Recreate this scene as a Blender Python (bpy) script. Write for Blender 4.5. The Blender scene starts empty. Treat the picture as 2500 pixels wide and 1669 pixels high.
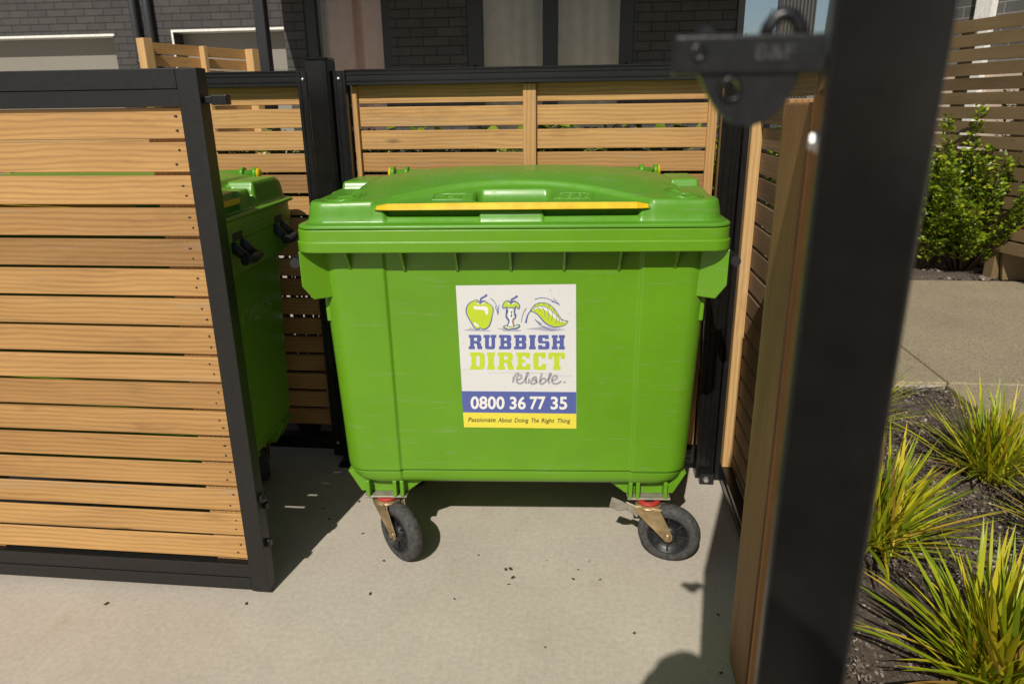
import bpy, math, random
import numpy as np
from mathutils import Vector, Matrix
from mathutils.geometry import tessellate_polygon
R = math.radians
sc = bpy.context.scene
col = sc.collection

# ------------------------------------------------------------------ camera, sky, sun, exposure
CAM_H = 1.43
F_PX = 1740.0
PITCH, YAW, ROLL = R(18.2), R(6.4), R(-0.75)
fw = Vector((-math.sin(YAW)*math.cos(PITCH), math.cos(YAW)*math.cos(PITCH), -math.sin(PITCH)))
rt = Vector((math.cos(YAW), math.sin(YAW), 0)); up = rt.cross(fw)
rt2 = rt*math.cos(ROLL) + up*math.sin(ROLL); up2 = -rt*math.sin(ROLL) + up*math.cos(ROLL)
cd = bpy.data.cameras.new('camera'); cam = bpy.data.objects.new('camera', cd); col.objects.link(cam)
m3 = Matrix((rt2, up2, -fw)).transposed()
cam.matrix_world = Matrix.Translation((0, 0, CAM_H)) @ m3.to_4x4()
cd.sensor_width = 36; cd.lens = 36*F_PX/2500; cd.clip_start = 0.02; cd.clip_end = 500
cd.dof.use_dof = True; cd.dof.focus_distance = 2.1; cd.dof.aperture_fstop = 7.0
sc.camera = cam

SUN_EL, SUN_AZ = 42.0, 9.8          # sun behind the camera's left shoulder
w = bpy.data.worlds.new('World'); sc.world = w; w.use_nodes = True
nt = w.node_tree; nt.nodes.clear()
sky = nt.nodes.new('ShaderNodeTexSky'); sky.sky_type = 'NISHITA'; sky.sun_disc = False
sky.sun_elevation = R(SUN_EL); sky.sun_rotation = R(180 + SUN_AZ)
sky.air_density = 1.0; sky.dust_density = 1.2; sky.ozone_density = 1.0
bg = nt.nodes.new('ShaderNodeBackground'); bg.inputs[1].default_value = 0.05
wo = nt.nodes.new('ShaderNodeOutputWorld')
nt.links.new(sky.outputs[0], bg.inputs[0]); nt.links.new(bg.outputs[0], wo.inputs[0])
sd = bpy.data.lights.new('sun', 'SUN'); sd.energy = 4.1; sd.angle = R(0.5); sd.color = (1.0, 0.945, 0.85)
so = bpy.data.objects.new('sun', sd); col.objects.link(so)
sdir = Vector((math.sin(R(SUN_AZ))*math.cos(R(SUN_EL)), math.cos(R(SUN_AZ))*math.cos(R(SUN_EL)), -math.sin(R(SUN_EL))))
so.rotation_euler = sdir.to_track_quat('-Z', 'Y').to_euler(); so.location = (-2, -8, 8)
sc.view_settings.view_transform = 'Standard'; sc.view_settings.look = 'None'
sc.view_settings.exposure = 0.0; sc.view_settings.gamma = 1.0
sc.render.engine = 'CYCLES'

# ------------------------------------------------------------------ materials
class N:
    """small node-tree helper"""
    def __init__(s, name):
        s.m = bpy.data.materials.new(name); s.m.use_nodes = True; s.t = s.m.node_tree
        s.b = s.t.nodes['Principled BSDF']; s.out = s.t.nodes['Material Output']
    def n(s, typ, **kw):
        d = s.t.nodes.new(typ)
        for k, v in kw.items():
            if k.startswith('i_'): d.inputs[k[2:].replace('_', ' ')].default_value = v
            else: setattr(d, k, v)
        return d
    def l(s, a, b): s.t.links.new(a, b)
    def ramp(s, fac, stops):
        r = s.n('ShaderNodeValToRGB'); e = r.color_ramp.elements
        while len(e) < len(stops): e.new(0.5)
        for i, (p, c) in enumerate(stops): e[i].position = p; e[i].color = (*c, 1) if len(c) == 3 else c
        s.l(fac, r.inputs[0]); return r.outputs[0]
    def mix(s, fac, a, b, mode='MIX'):
        x = s.n('ShaderNodeMix', data_type='RGBA', blend_type=mode)
        if isinstance(fac, float): x.inputs[0].default_value = fac
        else: s.l(fac, x.inputs[0])
        for q, i in ((a, 6), (b, 7)):
            if isinstance(q, tuple): x.inputs[i].default_value = (*q, 1)
            else: s.l(q, x.inputs[i])
        return x.outputs[2]
    def coords(s, scale=(1, 1, 1), kind='Object'):
        c = s.n('ShaderNodeTexCoord'); mp = s.n('ShaderNodeMapping'); mp.inputs['Scale'].default_value = scale
        s.l(c.outputs[kind], mp.inputs[0]); return mp.outputs[0]
    def noise(s, v, scale, detail=4, rough=0.6, dist=0.0):
        x = s.n('ShaderNodeTexNoise'); x.inputs['Scale'].default_value = scale; x.inputs['Detail'].default_value = detail
        x.inputs['Roughness'].default_value = rough; x.inputs['Distortion'].default_value = dist
        s.l(v, x.inputs['Vector']); return x.outputs[0]
    def bump(s, h, st, dist=0.002):
        b = s.n('ShaderNodeBump'); b.inputs['Strength'].default_value = st; b.inputs['Distance'].default_value = dist
        s.l(h, b.inputs['Height']); s.l(b.outputs[0], s.b.inputs['Normal'])
    def col(s, c):
        if isinstance(c, tuple): s.b.inputs['Base Color'].default_value = (*c, 1)
        else: s.l(c, s.b.inputs['Base Color'])
    def rough(s, r):
        if isinstance(r, float): s.b.inputs['Roughness'].default_value = r
        else: s.l(r, s.b.inputs['Roughness'])

def plain(name, c, r=0.6, metal=0.0, var=0.15, sc_=30, bump=0.0):
    n = N(name); v = n.coords()
    k = n.noise(v, sc_, 5)
    a = tuple(x*(1-var) for x in c); b = tuple(min(1, x*(1+var)) for x in c)
    n.col(n.ramp(k, [(.3, a), (.7, b)])); n.rough(r); n.b.inputs['Metallic'].default_value = metal
    if bump: n.bump(k, bump)
    return n.m

def plastic(name, c, r=0.36):
    n = N(name); v = n.coords()
    big = n.noise(v, 3.0, 3); fine = n.noise(n.coords((3, 3, 130)), 3.0, 5, .65)
    base = n.ramp(big, [(.25, tuple(x*.9 for x in c)), (.75, tuple(x*1.08 for x in c))])
    pale = tuple(.55*x+.16 for x in c)
    # a few pale horizontal scuffs
    msk = n.ramp(fine, [(.60, (0, 0, 0)), (.70, (1, 1, 1))])
    reg = n.ramp(n.noise(v, 4.3, 3), [(.46, (0, 0, 0)), (.66, (.55, .55, .55))])
    mm = n.mix(1.0, msk, reg, 'MULTIPLY')
    spots = n.ramp(n.noise(v, 160, 2), [(.73, (0, 0, 0)), (.77, (.35, .35, .35))])
    c1 = n.mix(mm, base, pale)
    # grey chalky rub marks where other things have knocked against it
    rub = n.ramp(n.noise(n.coords((2.2, 2.2, 24)), 2.6, 6, .75), [(.57, (0, 0, 0)), (.70, (.34,)*3)])
    c1 = n.mix(rub, c1, (.27, .32, .17))
    c2 = n.mix(spots, c1, tuple(x*.45 for x in c))
    n.col(c2)
    n.rough(n.ramp(n.noise(v, 25, 4), [(.3, (r-.07,)*3), (.7, (r+.1,)*3)]))
    n.bump(n.noise(v, 160, 2), .03, .0006)
    return n.m

def wood(name, dark, light, grey=0.0, rough=.72):
    n = N(name)
    uv = n.n('ShaderNodeTexCoord').outputs['UV']
    def mp(sx, sy):
        q = n.n('ShaderNodeMapping'); q.inputs['Scale'].default_value = (sx, sy, 1); n.l(uv, q.inputs[0]); return q.outputs[0]
    geo = n.n('ShaderNodeNewGeometry'); rnd = geo.outputs['Random Per Island']
    warp = n.noise(mp(1.3, 5), 1.6, 3, .5)
    wv = n.n('ShaderNodeTexWave'); wv.wave_type = 'BANDS'; wv.bands_direction = 'Y'
    wv.inputs['Scale'].default_value = 9; wv.inputs['Distortion'].default_value = 7; wv.inputs['Detail'].default_value = 3
    wv.inputs['Detail Scale'].default_value = .6; n.l(mp(.55, 2.4), wv.inputs['Vector'])
    streak = n.noise(mp(3, 150), 1.0, 6, .65)
    band = n.ramp(wv.outputs[1], [(0, (.15,)*3), (.6, (.75,)*3), (1, (.85,)*3)])
    f = n.mix(.62, band, streak)
    f = n.mix(.40, f, warp)
    base = n.ramp(f, [(.28, dark), (.5, tuple((a+b)/2 for a, b in zip(dark, light))), (.74, light)])
    tint = n.ramp(rnd, [(0, (.70, .66, .62)), (.25, (.86, .80, .74)), (.5, (1.0, .97, .93)), (.8, (1.06, 1.04, 1.0)), (1, (1.14, 1.12, 1.12))])
    base = n.mix(1.0, base, tint, 'MULTIPLY')
    blot = n.ramp(n.noise(mp(2.5, 9), 1.5, 4), [(.58, (0, 0, 0)), (.8, (.55, .55, .55))])
    base = n.mix(blot, base, tuple(x*.55 + grey*.05 for x in dark))
    kv = n.n('ShaderNodeTexVoronoi'); kv.inputs['Scale'].default_value = 1.0; kv.inputs['Randomness'].default_value = 1.0; n.l(mp(1.7, 6.5), kv.inputs['Vector'])
    kn = n.ramp(kv.outputs[0], [(.0, (1, 1, 1)), (.035, (.8,)*3), (.075, (0, 0, 0))])
    base = n.mix(kn, base, tuple(x*.38 for x in dark))
    gr = n.ramp(n.noise(mp(1.1, 14), 1.2, 5, .7), [(.56, (0, 0, 0)), (.72, (.5,)*3)])
    base = n.mix(gr, base, (light[0]*.62, light[0]*.50, light[0]*.36))
    saw = n.ramp(n.noise(mp(170, 5), 1.0, 2), [(.55, (0, 0, 0)), (.75, (.28, .28, .28))])
    base = n.mix(saw, base, tuple(x*.7 for x in light))
    n.col(base); n.rough(rough); n.bump(n.mix(.5, streak, saw), .35, .0012)
    return n.m

def brick(name, c, mortar, w_, h_, m_):
    n = N(name); tc = n.n('ShaderNodeTexCoord'); sp = n.n('ShaderNodeSeparateXYZ'); cb = n.n('ShaderNodeCombineXYZ')
    n.l(tc.outputs['Object'], sp.inputs[0]); n.l(sp.outputs['X'], cb.inputs['X']); n.l(sp.outputs['Z'], cb.inputs['Y'])
    b = n.n('ShaderNodeTexBrick'); b.offset = .5; n.l(cb.outputs[0], b.inputs['Vector'])
    b.inputs['Scale'].default_value = 1; b.inputs['Brick Width'].default_value = w_; b.inputs['Row Height'].default_value = h_
    b.inputs['Mortar Size'].default_value = m_; b.inputs['Mortar Smooth'].default_value = .2; b.inputs['Bias'].default_value = 0
    b.inputs['Color1'].default_value = (*[x*.86 for x in c], 1); b.inputs['Color2'].default_value = (*[x*1.12 for x in c], 1)
    b.inputs['Mortar'].default_value = (*mortar, 1)
    k = n.ramp(n.noise(tc.outputs['Object'], 6, 5), [(.3, (.85,)*3), (.7, (1.12,)*3)])
    n.col(n.mix(1.0, b.outputs[0], k, 'MULTIPLY')); n.rough(.85)
    inv = n.n('ShaderNodeMath', operation='SUBTRACT'); inv.inputs[0].default_value = 1; n.l(b.outputs[1], inv.inputs[1])
    n.bump(inv.outputs[0], 1.0, .008)
    return n.m

def concrete(name, c, agg=False):
    n = N(name); v = n.coords()
    a = n.noise(v, 1.7, 5, .6); b = n.noise(v, 60, 4, .7)
    brush = n.noise(n.coords((190, 2.2, 1)), 1.0, 3, .6)
    base = n.ramp(a, [(.3, tuple(x*.88 for x in c)), (.7, tuple(x*1.07 for x in c))])
    base = n.mix(1.0, base, n.ramp(b, [(.3, (.88,)*3), (.7, (1.1,)*3)]), 'MULTIPLY')
    if not agg:
        base = n.mix(1.0, base, n.ramp(brush, [(.35, (.98,)*3), (.65, (1.018,)*3)]), 'MULTIPLY')
        stain = n.ramp(n.noise(v, 4.2, 6, .7, .6), [(.56, (0, 0, 0)), (.74, (.32,)*3)])
        base = n.mix(stain, base, (c[0]*.66, c[1]*.58, c[2]*.45))
        sp = n.ramp(n.noise(v, 210, 2, .5), [(.735, (0, 0, 0)), (.765, (.55,)*3)])
        base = n.mix(sp, base, (.09, .075, .06))
        g_ = n.noise(v, 420, 2, .6)
        base = n.mix(1.0, base, n.ramp(g_, [(.3, (.90,)*3), (.7, (1.08,)*3)]), 'MULTIPLY')
        n.bump(g_, .25, .0008)
    else:
        vo = n.n('ShaderNodeTexVoronoi'); vo.inputs['Scale'].default_value = 150; n.l(v, vo.inputs['Vector'])
        base = n.mix(1.0, base, n.ramp(vo.outputs[1], [(0, (.55, .55, .52)), (.5, (1, 1, 1)), (1, (1.25, 1.22, 1.15))]), 'MULTIPLY')
        sp = n.ramp(n.noise(v, 110, 3), [(.60, (0, 0, 0)), (.66, (.8,)*3)])
        base = n.mix(sp, base, (.12, .10, .08)); n.bump(vo.outputs[0], .6, .004)
    n.col(base); n.rough(.88)
    return n.m

def leafy(name, stops, rough=.42, trans=.25):
    n = N(name); geo = n.n('ShaderNodeNewGeometry')
    n.col(n.ramp(geo.outputs['Random Per Island'], stops)); n.rough(rough)
    tr = n.n('ShaderNodeBsdfTranslucent'); n.l(n.b.inputs['Base Color'].links[0].from_socket, tr.inputs[0])
    mx = n.n('ShaderNodeMixShader'); mx.inputs[0].default_value = trans
    n.l(n.b.outputs[0], mx.inputs[1]); n.l(tr.outputs[0], mx.inputs[2]); n.l(mx.outputs[0], n.out.inputs[0])
    return n.m

def glassmat(name):
    n = N(name); t = n.n('ShaderNodeBsdfTransparent'); g = n.n('ShaderNodeBsdfGlossy'); g.inputs['Roughness'].default_value = .01
    t.inputs[0].default_value = (.94, .94, .92, 1)
    f = n.n('ShaderNodeFresnel'); f.inputs[0].default_value = 1.5
    mx = n.n('ShaderNodeMixShader'); n.l(f.outputs[0], mx.inputs[0]); n.l(t.outputs[0], mx.inputs[1]); n.l(g.outputs[0], mx.inputs[2])
    n.l(mx.outputs[0], n.out.inputs[0]); return n.m

def soilmat(name):
    n = N(name); v = n.coords()
    a = n.noise(v, 45, 6, .75)
    n.col(n.ramp(a, [(.3, (.04, .030, .022)), (.55, (.115, .088, .066)), (.75, (.23, .19, .15))])); n.rough(.95)
    n.bump(a, 1.0, .012); return n.m

M = {}
M['green'] = plastic('green plastic', (.128, .318, .012), .33)
M['lidgreen'] = plastic('green lid plastic', (.100, .296, .020), .31)
M['yellow'] = plain('yellow plastic', (.74, .47, .008), .4)
M['blackplastic'] = plain('black plastic', (.018, .018, .02), .45)
M['powder'] = plain('black powder coat', (.0115, .0108, .0105), .42, var=.25, sc_=60, bump=.04)
M['gloss'] = plain('glossy black powder coat', (.0075, .0070, .0066), .22, var=.25, sc_=40, bump=.03)
M['alu'] = plain('satin black aluminium', (.0105, .0108, .0115), .25, var=.2)
M['castiron'] = plain('worn black cast latch', (.0085, .0085, .0095), .30, var=.5, sc_=160, bump=.15)
M['glintletter'] = plain('cast letters lightened for glints', (.042, .042, .044), .33, var=.5, sc_=200)  # base colour raised to imitate glints on the cast letters
M['scrape'] = plain('pale scrape in green plastic', (.30, .42, .17), .6)
M['steel'] = plain('bright steel', (.55, .55, .53), .35, .8)
M['zinc'] = plain('yellow zinc plate', (.43, .315, .165), .40, .65, var=.45, sc_=25)
M['greyzinc'] = plain('dull zinc', (.30, .275, .22), .55, .35, var=.25)
M['redplastic'] = plain('red seal', (.40, .03, .022), .5)
M['rubber'] = plain('worn rubber', (.052, .050, .048), .82, var=.6, sc_=75, bump=.25)
M['hub'] = plain('black hub plastic', (.016, .016, .017), .42)
M['wood'] = wood('cedar coloured slat timber', (.265, .136, .045), (.545, .318, .112))
M['sidewood'] = wood('darker side slat timber', (.17, .105, .055), (.33, .215, .12), .2)  # darker, greyer brown than the slats of the back fence
M['rough'] = wood('rough sawn brown timber', (.13, .066, .026), (.42, .235, .10))
M['post_wood'] = wood('pale pine post', (.38, .22, .085), (.62, .40, .17))
M['oldwood'] = wood('weathered brown fence timber', (.11, .072, .032), (.235, .165, .078), .3)
M['nail'] = plain('rust stained nail', (.03, .022, .018), .7)
M['concrete'] = concrete('brushed concrete', (.50, .447, .372))
M['drive'] = concrete('driveway concrete', (.46, .43, .37))
M['agg'] = concrete('exposed aggregate concrete', (.345, .285, .185), True)
M['soil'] = soilmat('bark mulch soil')
M['brick'] = brick('charcoal painted brick', (.062, .056, .052), (.022, .021, .02), .335, .109, .007)
M['greybrick'] = brick('grey brick with pale joints', (.10, .10, .088), (.24, .23, .21), .23, .115, .008)
M['cream'] = plain('cream render', (.62, .5, .4), .8)
M['whitetrim'] = plain('white trim', (.8, .78, .72), .6)
M['garage'] = plain('grey garage door', (.235, .215, .18), .6, var=.05)
M['charcoal'] = plain('charcoal cladding', (.035, .034, .034), .6)
M['frame'] = plain('black window frame', (.016, .017, .019), .4)
M['pipe'] = plain('charcoal downpipe', (.038, .042, .042), .4)
M['greypost'] = plain('grey corner board', (.10, .096, .088), .6)
M['curtain'] = plain('beige curtain', (.95, .65, .58), .85, var=.08, sc_=8)
M['curtain2'] = plain('grey beige curtain', (.74, .66, .56), .85, var=.08, sc_=8)
M['dark'] = plain('dark interior', (.02, .019, .018), .9)
M['glass'] = glassmat('window glass')
M['corr'] = plain('dark corrugated steel', (.10, .098, .09), .5)
M['sheet'] = plain('white vinyl sheet', (.71, .71, .70), .4, var=.02, sc_=12)
M['blue'] = plain('print blue', (.095, .125, .38), .42, var=.02)
M['lime'] = plain('print lime', (.52, .66, .035), .42, var=.04)
M['pyellow'] = plain('print yellow', (.80, .70, .07), .42, var=.02)
M['pwhite'] = plain('print white', (.82, .81, .79), .42, var=.02)
M['pgrey'] = plain('print grey', (.36, .35, .40), .42, var=.04)
M['lilac'] = plain('print pale shadow', (.42, .42, .52), .42, var=.04)
M['pdark'] = plain('print dark', (.06, .05, .05), .42, var=.04)
M['porange'] = plain('print orange', (.80, .55, .16), .42, var=.04)
M['whiteprint'] = plain('faded white print', (.60, .64, .56), .5, var=.1)
M['blade'] = leafy('yellow green strap leaf', [(0, (.15, .24, .012)), (.3, (.30, .38, .014)), (.65, (.52, .50, .018)), (.90, (.66, .52, .03)), (.95, (.45, .26, .06)), (1, (.30, .17, .08))])
M['leaf'] = leafy('glossy green leaf', [(0, (.07, .13, .008)), (.5, (.17, .25, .010)), (.85, (.30, .37, .016)), (1, (.44, .46, .03))], .33)
M['stem'] = plain('brown stem', (.10, .07, .045), .8)
M['litter'] = plain('dry leaf fragment', (.055, .035, .025), .8, var=.4, sc_=60)
M['chips'] = leafy('bark chips', [(0, (.035, .025, .018)), (.6, (.13, .095, .07)), (.88, (.25, .20, .155)), (1, (.45, .41, .35))], .9, 0.0)
M['orangeleaf'] = leafy('orange leaf', [(0, (.35, .12, .02)), (1, (.55, .30, .05))], .5)
M['string'] = plain('frayed string', (.45, .36, .27), .9)

# ------------------------------------------------------------------ mesh building
def tag(o, label=None, cat=None, group=None, kind=None):
    if label: o['label'] = label
    if cat: o['category'] = cat
    if group: o['group'] = group
    if kind: o['kind'] = kind
    return o

def empty(name, loc, label=None, cat=None, rz=0.0, group=None):
    o = bpy.data.objects.new(name, None); col.objects.link(o); o.empty_display_size = .1
    o.location = loc; o.rotation_euler = (0, 0, rz)
    return tag(o, label, cat, group)

rng = random.Random(7)
class MB:
    """collects geometry for ONE mesh object"""
    def __init__(s): s.v = []; s.f = []; s.mi = []; s.uv = []; s.sm = []
    def add(s, vs, fs, mi=0, uvs=None, smooth=False):
        o = len(s.v); s.v += [tuple(p) for p in vs]
        for k, f in enumerate(fs):
            s.f.append(tuple(i+o for i in f)); s.mi.append(mi); s.sm.append(smooth)
            s.uv.append(uvs[k] if uvs else [(s.v[i+o][0], s.v[i+o][2]) for i in f])
        return s
    def box(s, x0, x1, y0, y1, z0, z1, mi=0, grain=0, T=None):
        P = [(x, y, z) for x in (x0, x1) for y in (y0, y1) for z in (z0, z1)]
        F = [(0, 1, 3, 2), (4, 6, 7, 5), (0, 4, 5, 1), (2, 3, 7, 6), (0, 2, 6, 4), (1, 5, 7, 3)]
        nrm = [0, 0, 1, 1, 2, 2]
        a, b = rng.uniform(0, 50), rng.uniform(0, 50)
        U = []
        for f, n in zip(F, nrm):
            ax = [k for k in (0, 1, 2) if k != n]
            g = grain if grain in ax else ax[0]; o = ax[0] if ax[1] == g else ax[1]
            U.append([(P[i][g]+a, P[i][o]+b+n*.37) for i in f])
        if T is not None: P = [tuple(T @ Vector(p)) for p in P]
        return s.add(P, F, mi, U)
    def prism(s, poly, fn0, fn1, mi=0):
        """poly: 2-D outline (counter-clockwise seen from fn0 side); fn0/fn1 map (a,b) -> 3-D"""
        n = len(poly); P = [fn0(*p) for p in poly] + [fn1(*p) for p in poly]
        F = [tuple(range(n)), tuple(range(2*n-1, n-1, -1))] + [(i+n, (i+1) % n+n, (i+1) % n, i) for i in range(n)]
        return s.add(P, F, mi)
    def tube(s, pts, rad, n=10, mi=0, cap=True, smooth=True):
        pts = [Vector(p) for p in pts]; rad = rad if isinstance(rad, (list, tuple)) else [rad]*len(pts)
        V = []; prev = None
        for i, p in enumerate(pts):
            d = (pts[min(i+1, len(pts)-1)]-pts[max(i-1, 0)]).normalized()
            if prev is None:
                a = d.cross(Vector((0, 0, 1)) if abs(d.z) < .9 else Vector((1, 0, 0))).normalized()
            else: a = (prev - d*prev.dot(d)).normalized()
            prev = a; b = d.cross(a)
            for k in range(n):
                t = 2*math.pi*k/n; V.append(p + (a*math.cos(t)+b*math.sin(t))*rad[i])
        F = [(i*n+k, i*n+(k+1) % n, (i+1)*n+(k+1) % n, (i+1)*n+k) for i in range(len(pts)-1) for k in range(n)]
        s.add(V, F, mi, smooth=smooth)
        if cap:
            o = len(s.v)-len(V)
            for base, rev in ((0, True), ((len(pts)-1)*n, False)):
                f = [o+base+k for k in range(n)]; f = f[::-1] if rev else f
                s.f.append(tuple(f)); s.mi.append(mi); s.sm.append(False); s.uv.append([(0, 0)]*n)
        return s
    def lathe(s, prof, T, n=32, mi=0, smooth=True, closed=False):
        """prof: list of (radius, height) revolved about local Z, then moved by matrix T"""
        V = [T @ Vector((r*math.cos(2*math.pi*k/n), r*math.sin(2*math.pi*k/n), h)) for r, h in prof for k in range(n)]
        m = len(prof); F = []
        for i in range(m if closed else m-1):
            j = (i+1) % m
            F += [(i*n+k, i*n+(k+1) % n, j*n+(k+1) % n, j*n+k) for k in range(n)]
        return s.add(V, F, mi, smooth=smooth)
    def loft(s, rings, mi=0, cap0=False, cap1=False, smooth=True):
        n = len(rings[0]); V = [p for r in rings for p in r]
        F = [(i*n+k, i*n+(k+1) % n, (i+1)*n+(k+1) % n, (i+1)*n+k) for i in range(len(rings)-1) for k in range(n)]
        if cap0: F.append(tuple(range(n-1, -1, -1)))
        if cap1: F.append(tuple((len(rings)-1)*n+k for k in range(n)))
        return s.add(V, F, mi, smooth=smooth)
    def build(s, name, mats, parent=None, local=False, bevel=0.0, seg=1, wn=False):
        me = bpy.data.meshes.new(name)
        off = Vector((0, 0, 0)) if (parent is None or local) else parent.matrix_basis.translation.copy()
        if parent is not None and not local and parent.parent: off = off + parent.parent.matrix_basis.translation
        me.from_pydata([tuple(Vector(p)-off) for p in s.v], [], s.f)
        ul = me.uv_layers.new(name='UVMap')
        ul.data.foreach_set('uv', [c for f in s.uv for q in f for c in q])
        me.polygons.foreach_set('material_index', s.mi); me.polygons.foreach_set('use_smooth', s.sm)
        for m in (mats if isinstance(mats, (list, tuple)) else [mats]): me.materials.append(M[m])
        me.update()
        o = bpy.data.objects.new(name, me); col.objects.link(o)
        if parent: o.parent = parent
        if bevel:
            b = o.modifiers.new('bevel', 'BEVEL'); b.width = bevel; b.segments = seg; b.limit_method = 'ANGLE'; b.angle_limit = R(40)
        return o

def copy_tree(o, parent=None):
    c = o.copy(); col.objects.link(c)
    if parent: c.parent = parent
    for ch in list(o.children): copy_tree(ch, c)
    return c

# ------------------------------------------------------------------ the setting: ground
def sheet(name, poly, z, mat, thick=0.0):
    b = MB(); P = [(x, y, z) for x, y in poly]
    b.add(P, [tuple(range(len(P)))])
    return tag(b.build(name, mat), kind='structure')
sheet('ground', [(-200, -200), (200, -200), (200, 300), (-200, 300)], -0.06, 'drive')
sheet('concrete_pad', [(-6, -6), (.66, -6), (.66, 2.80), (-6, 2.80)], 0.0, 'concrete')
sheet('driveway', [(-20, 3.36), (.66, 3.36), (1.9, 3.77), (1.9, 9.7), (-20, 9.7)], -0.012, 'drive')
sheet('driveway_apron', [(-20, 9.7), (-4.03, 9.7), (-4.03, 12.5), (-20, 12.5)], -0.010, 'drive')
sheet('planting_strip', [(-6, 2.80), (.66, 2.80), (.66, 3.36), (-6, 3.36)], -0.02, 'soil')
# footpath: thick slabs with a tooled joint between them
fp = MB()
fp.box(1.905, 9.0, -3, 3.765, -.05, .004); fp.box(1.925, 9.0, 3.775, 6.20, -.05, .006); fp.box(.66, 1.915, 3.775, 6.20, -.05, .006)
tag(fp.build('footpath', 'agg', bevel=.006), kind='structure')
def soil_bed(name, x0, x1, y0, y1, nx, ny, amp, z0, seed):
    r = np.random.RandomState(seed); b = MB(); V = []
    ph = r.uniform(0, 6, 12); fr = r.uniform(4, 30, 12); an = r.uniform(0, 6.3, 12)
    for j in range(ny+1):
        for i in range(nx+1):
            x = x0+(x1-x0)*i/nx; y = y0+(y1-y0)*j/ny
            z = sum(math.sin((x*math.cos(a)+y*math.sin(a))*f+p)/f*7 for a, f, p in zip(an, fr, ph))
            e = min(x-x0, x1-x, y-y0, y1-y); k = min(1, e/.12)
            V.append((x, y, z0 + k*(.02 + amp*z*.35 + r.normal()*.0025)))
    F = [(j*(nx+1)+i, j*(nx+1)+i+1, (j+1)*(nx+1)+i+1, (j+1)*(nx+1)+i) for j in range(ny) for i in range(nx)]
    b.add(V, F, smooth=True); return tag(b.build(name, 'soil'), kind='structure')
soil_bed('garden_bed', .66, 1.90, .9, 3.76, 90, 160, .02, -.030, 1)
soil_bed('shrub_bed', 1.0, 7.0, 6.21, 9.0, 120, 60, .03, -.02, 2)
def chips(name, x0, x1, y0, y1, n, z, s0, s1, seed):
    r = np.random.RandomState(seed); b = MB()
    for _ in range(n):
        x, y = r.uniform(x0, x1), r.uniform(y0, y1); s = r.uniform(s0, s1)*(1 if r.rand() > .12 else 1.7)
        a = r.uniform(0, 6.28); e = r.uniform(.35, .9); tx, ty = r.normal(0, .3, 2)
        c, q = math.cos(a), math.sin(a); h = s*.35
        z_ = z+r.uniform(0, .012)*(s1 < .015)
        pts = [(-s, -s*e), (s*r.uniform(.6, 1), -s*e*r.uniform(.4, 1)), (s, s*e*r.uniform(.4, 1)), (-s*r.uniform(.5, 1), s*e)]
        V = []
        for zz in (0, h):
            for u, v in pts: V.append((x+u*c-v*q, y+u*q+v*c, z_+zz+u*tx+v*ty))
        b.add(V, [(4, 5, 6, 7), (0, 1, 5, 4), (1, 2, 6, 5), (2, 3, 7, 6), (3, 0, 4, 7)])
    return tag(b.build(name, 'chips'), kind='stuff')
chips('bark_mulch', .70, 1.87, 1.0, 3.72, 28000, -.005, .0016, .0062, 3)
chips('shrub_bed_mulch', 1.6, 6.5, 6.25, 7.8, 5000, .006, .006, .02, 4)

# ------------------------------------------------------------------ enclosure fences
def board_row(b, x0, x1, y0, y1, ztop, zbot, pitch, h, skew=.0015, vary=0.0):
    """horizontal boards along X"""
    z = ztop
    while z - h > zbot - .03:
        d = rng.uniform(-skew, skew)
        b.box(x0, x1, y0+rng.uniform(-.001, .001), y1, max(z-h, zbot)+d-(rng.uniform(-vary, vary) if vary else 0), z+d+rng.uniform(-.001, .001), 0, 0)
        z -= pitch
back = empty('slat_fence', (-.25, 2.68, 0), 'low horizontal slat timber fence in black aluminium frames behind the green bin', 'fence')
def groove_rail(b, x0, x1, y, z0, z1):
    """rail along X with two thin ridges on its face"""
    b.box(x0, x1, y, y+.045, z0, z1)
    h = z1-z0
    for t in (.30, .70): b.box(x0, x1, y-.004, y+.001, z0+h*t-.003, z0+h*t+.003)
    b.box(x0, x1, y-.006, y+.001, z1-.006, z1-.0005)
# right-hand (middle) bay and left-hand bay
for nm, x0, x1 in (('m', -.933, .438), ('l', -2.55, -1.020)):
    b = MB(); groove_rail(b, x0+.046, x1-.002, 2.65, 1.512, 1.566); b.build('top_rail', 'alu', back, bevel=.0012)
    b = MB(); groove_rail(b, x0+.046, x1-.002, 2.65, .055, .115); b.build('bottom_rail', 'alu', back, bevel=.0012)
    b = MB(); board_row(b, x0+.05, x1-.006, 2.700, 2.718, 1.5175, .12, .0815, .0690); b.build('slat_panel', 'wood', back, bevel=.0012)
for xs in ((-.933, -.887), (-1.066, -1.020), (-2.55, -2.504)):
    b = MB(); b.box(xs[0], xs[1], 2.642, 2.700, .03, 1.562)
    for k in (.25, .75): x = xs[0]+(xs[1]-xs[0])*k; b.box(x-.0025, x+.0025, 2.6385, 2.643, .032, 1.560)
    b.build('frame_stile', 'alu', back, bevel=.0012)
    for z in (1.535, .09):
        b = MB(); x = (xs[0]+xs[1])/2
        b.lathe([(0, .006), (.004, .0055), (.0062, .003), (.0065, 0)], Matrix.Translation((x, 2.641, z)) @ Matrix.Rotation(R(90), 4, 'X'), 12); b.build('screw', 'steel', back)
b = MB(); b.box(-1.018, -.935, 2.612, 2.690, .012, 1.598); b.box(-1.0185, -.9345, 2.6115, 2.6905, 1.598, 1.606); b.box(-.953, -.940, 2.605, 2.620, .02, 1.597)
b.build('post', 'gloss', back, bevel=.003)
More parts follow.
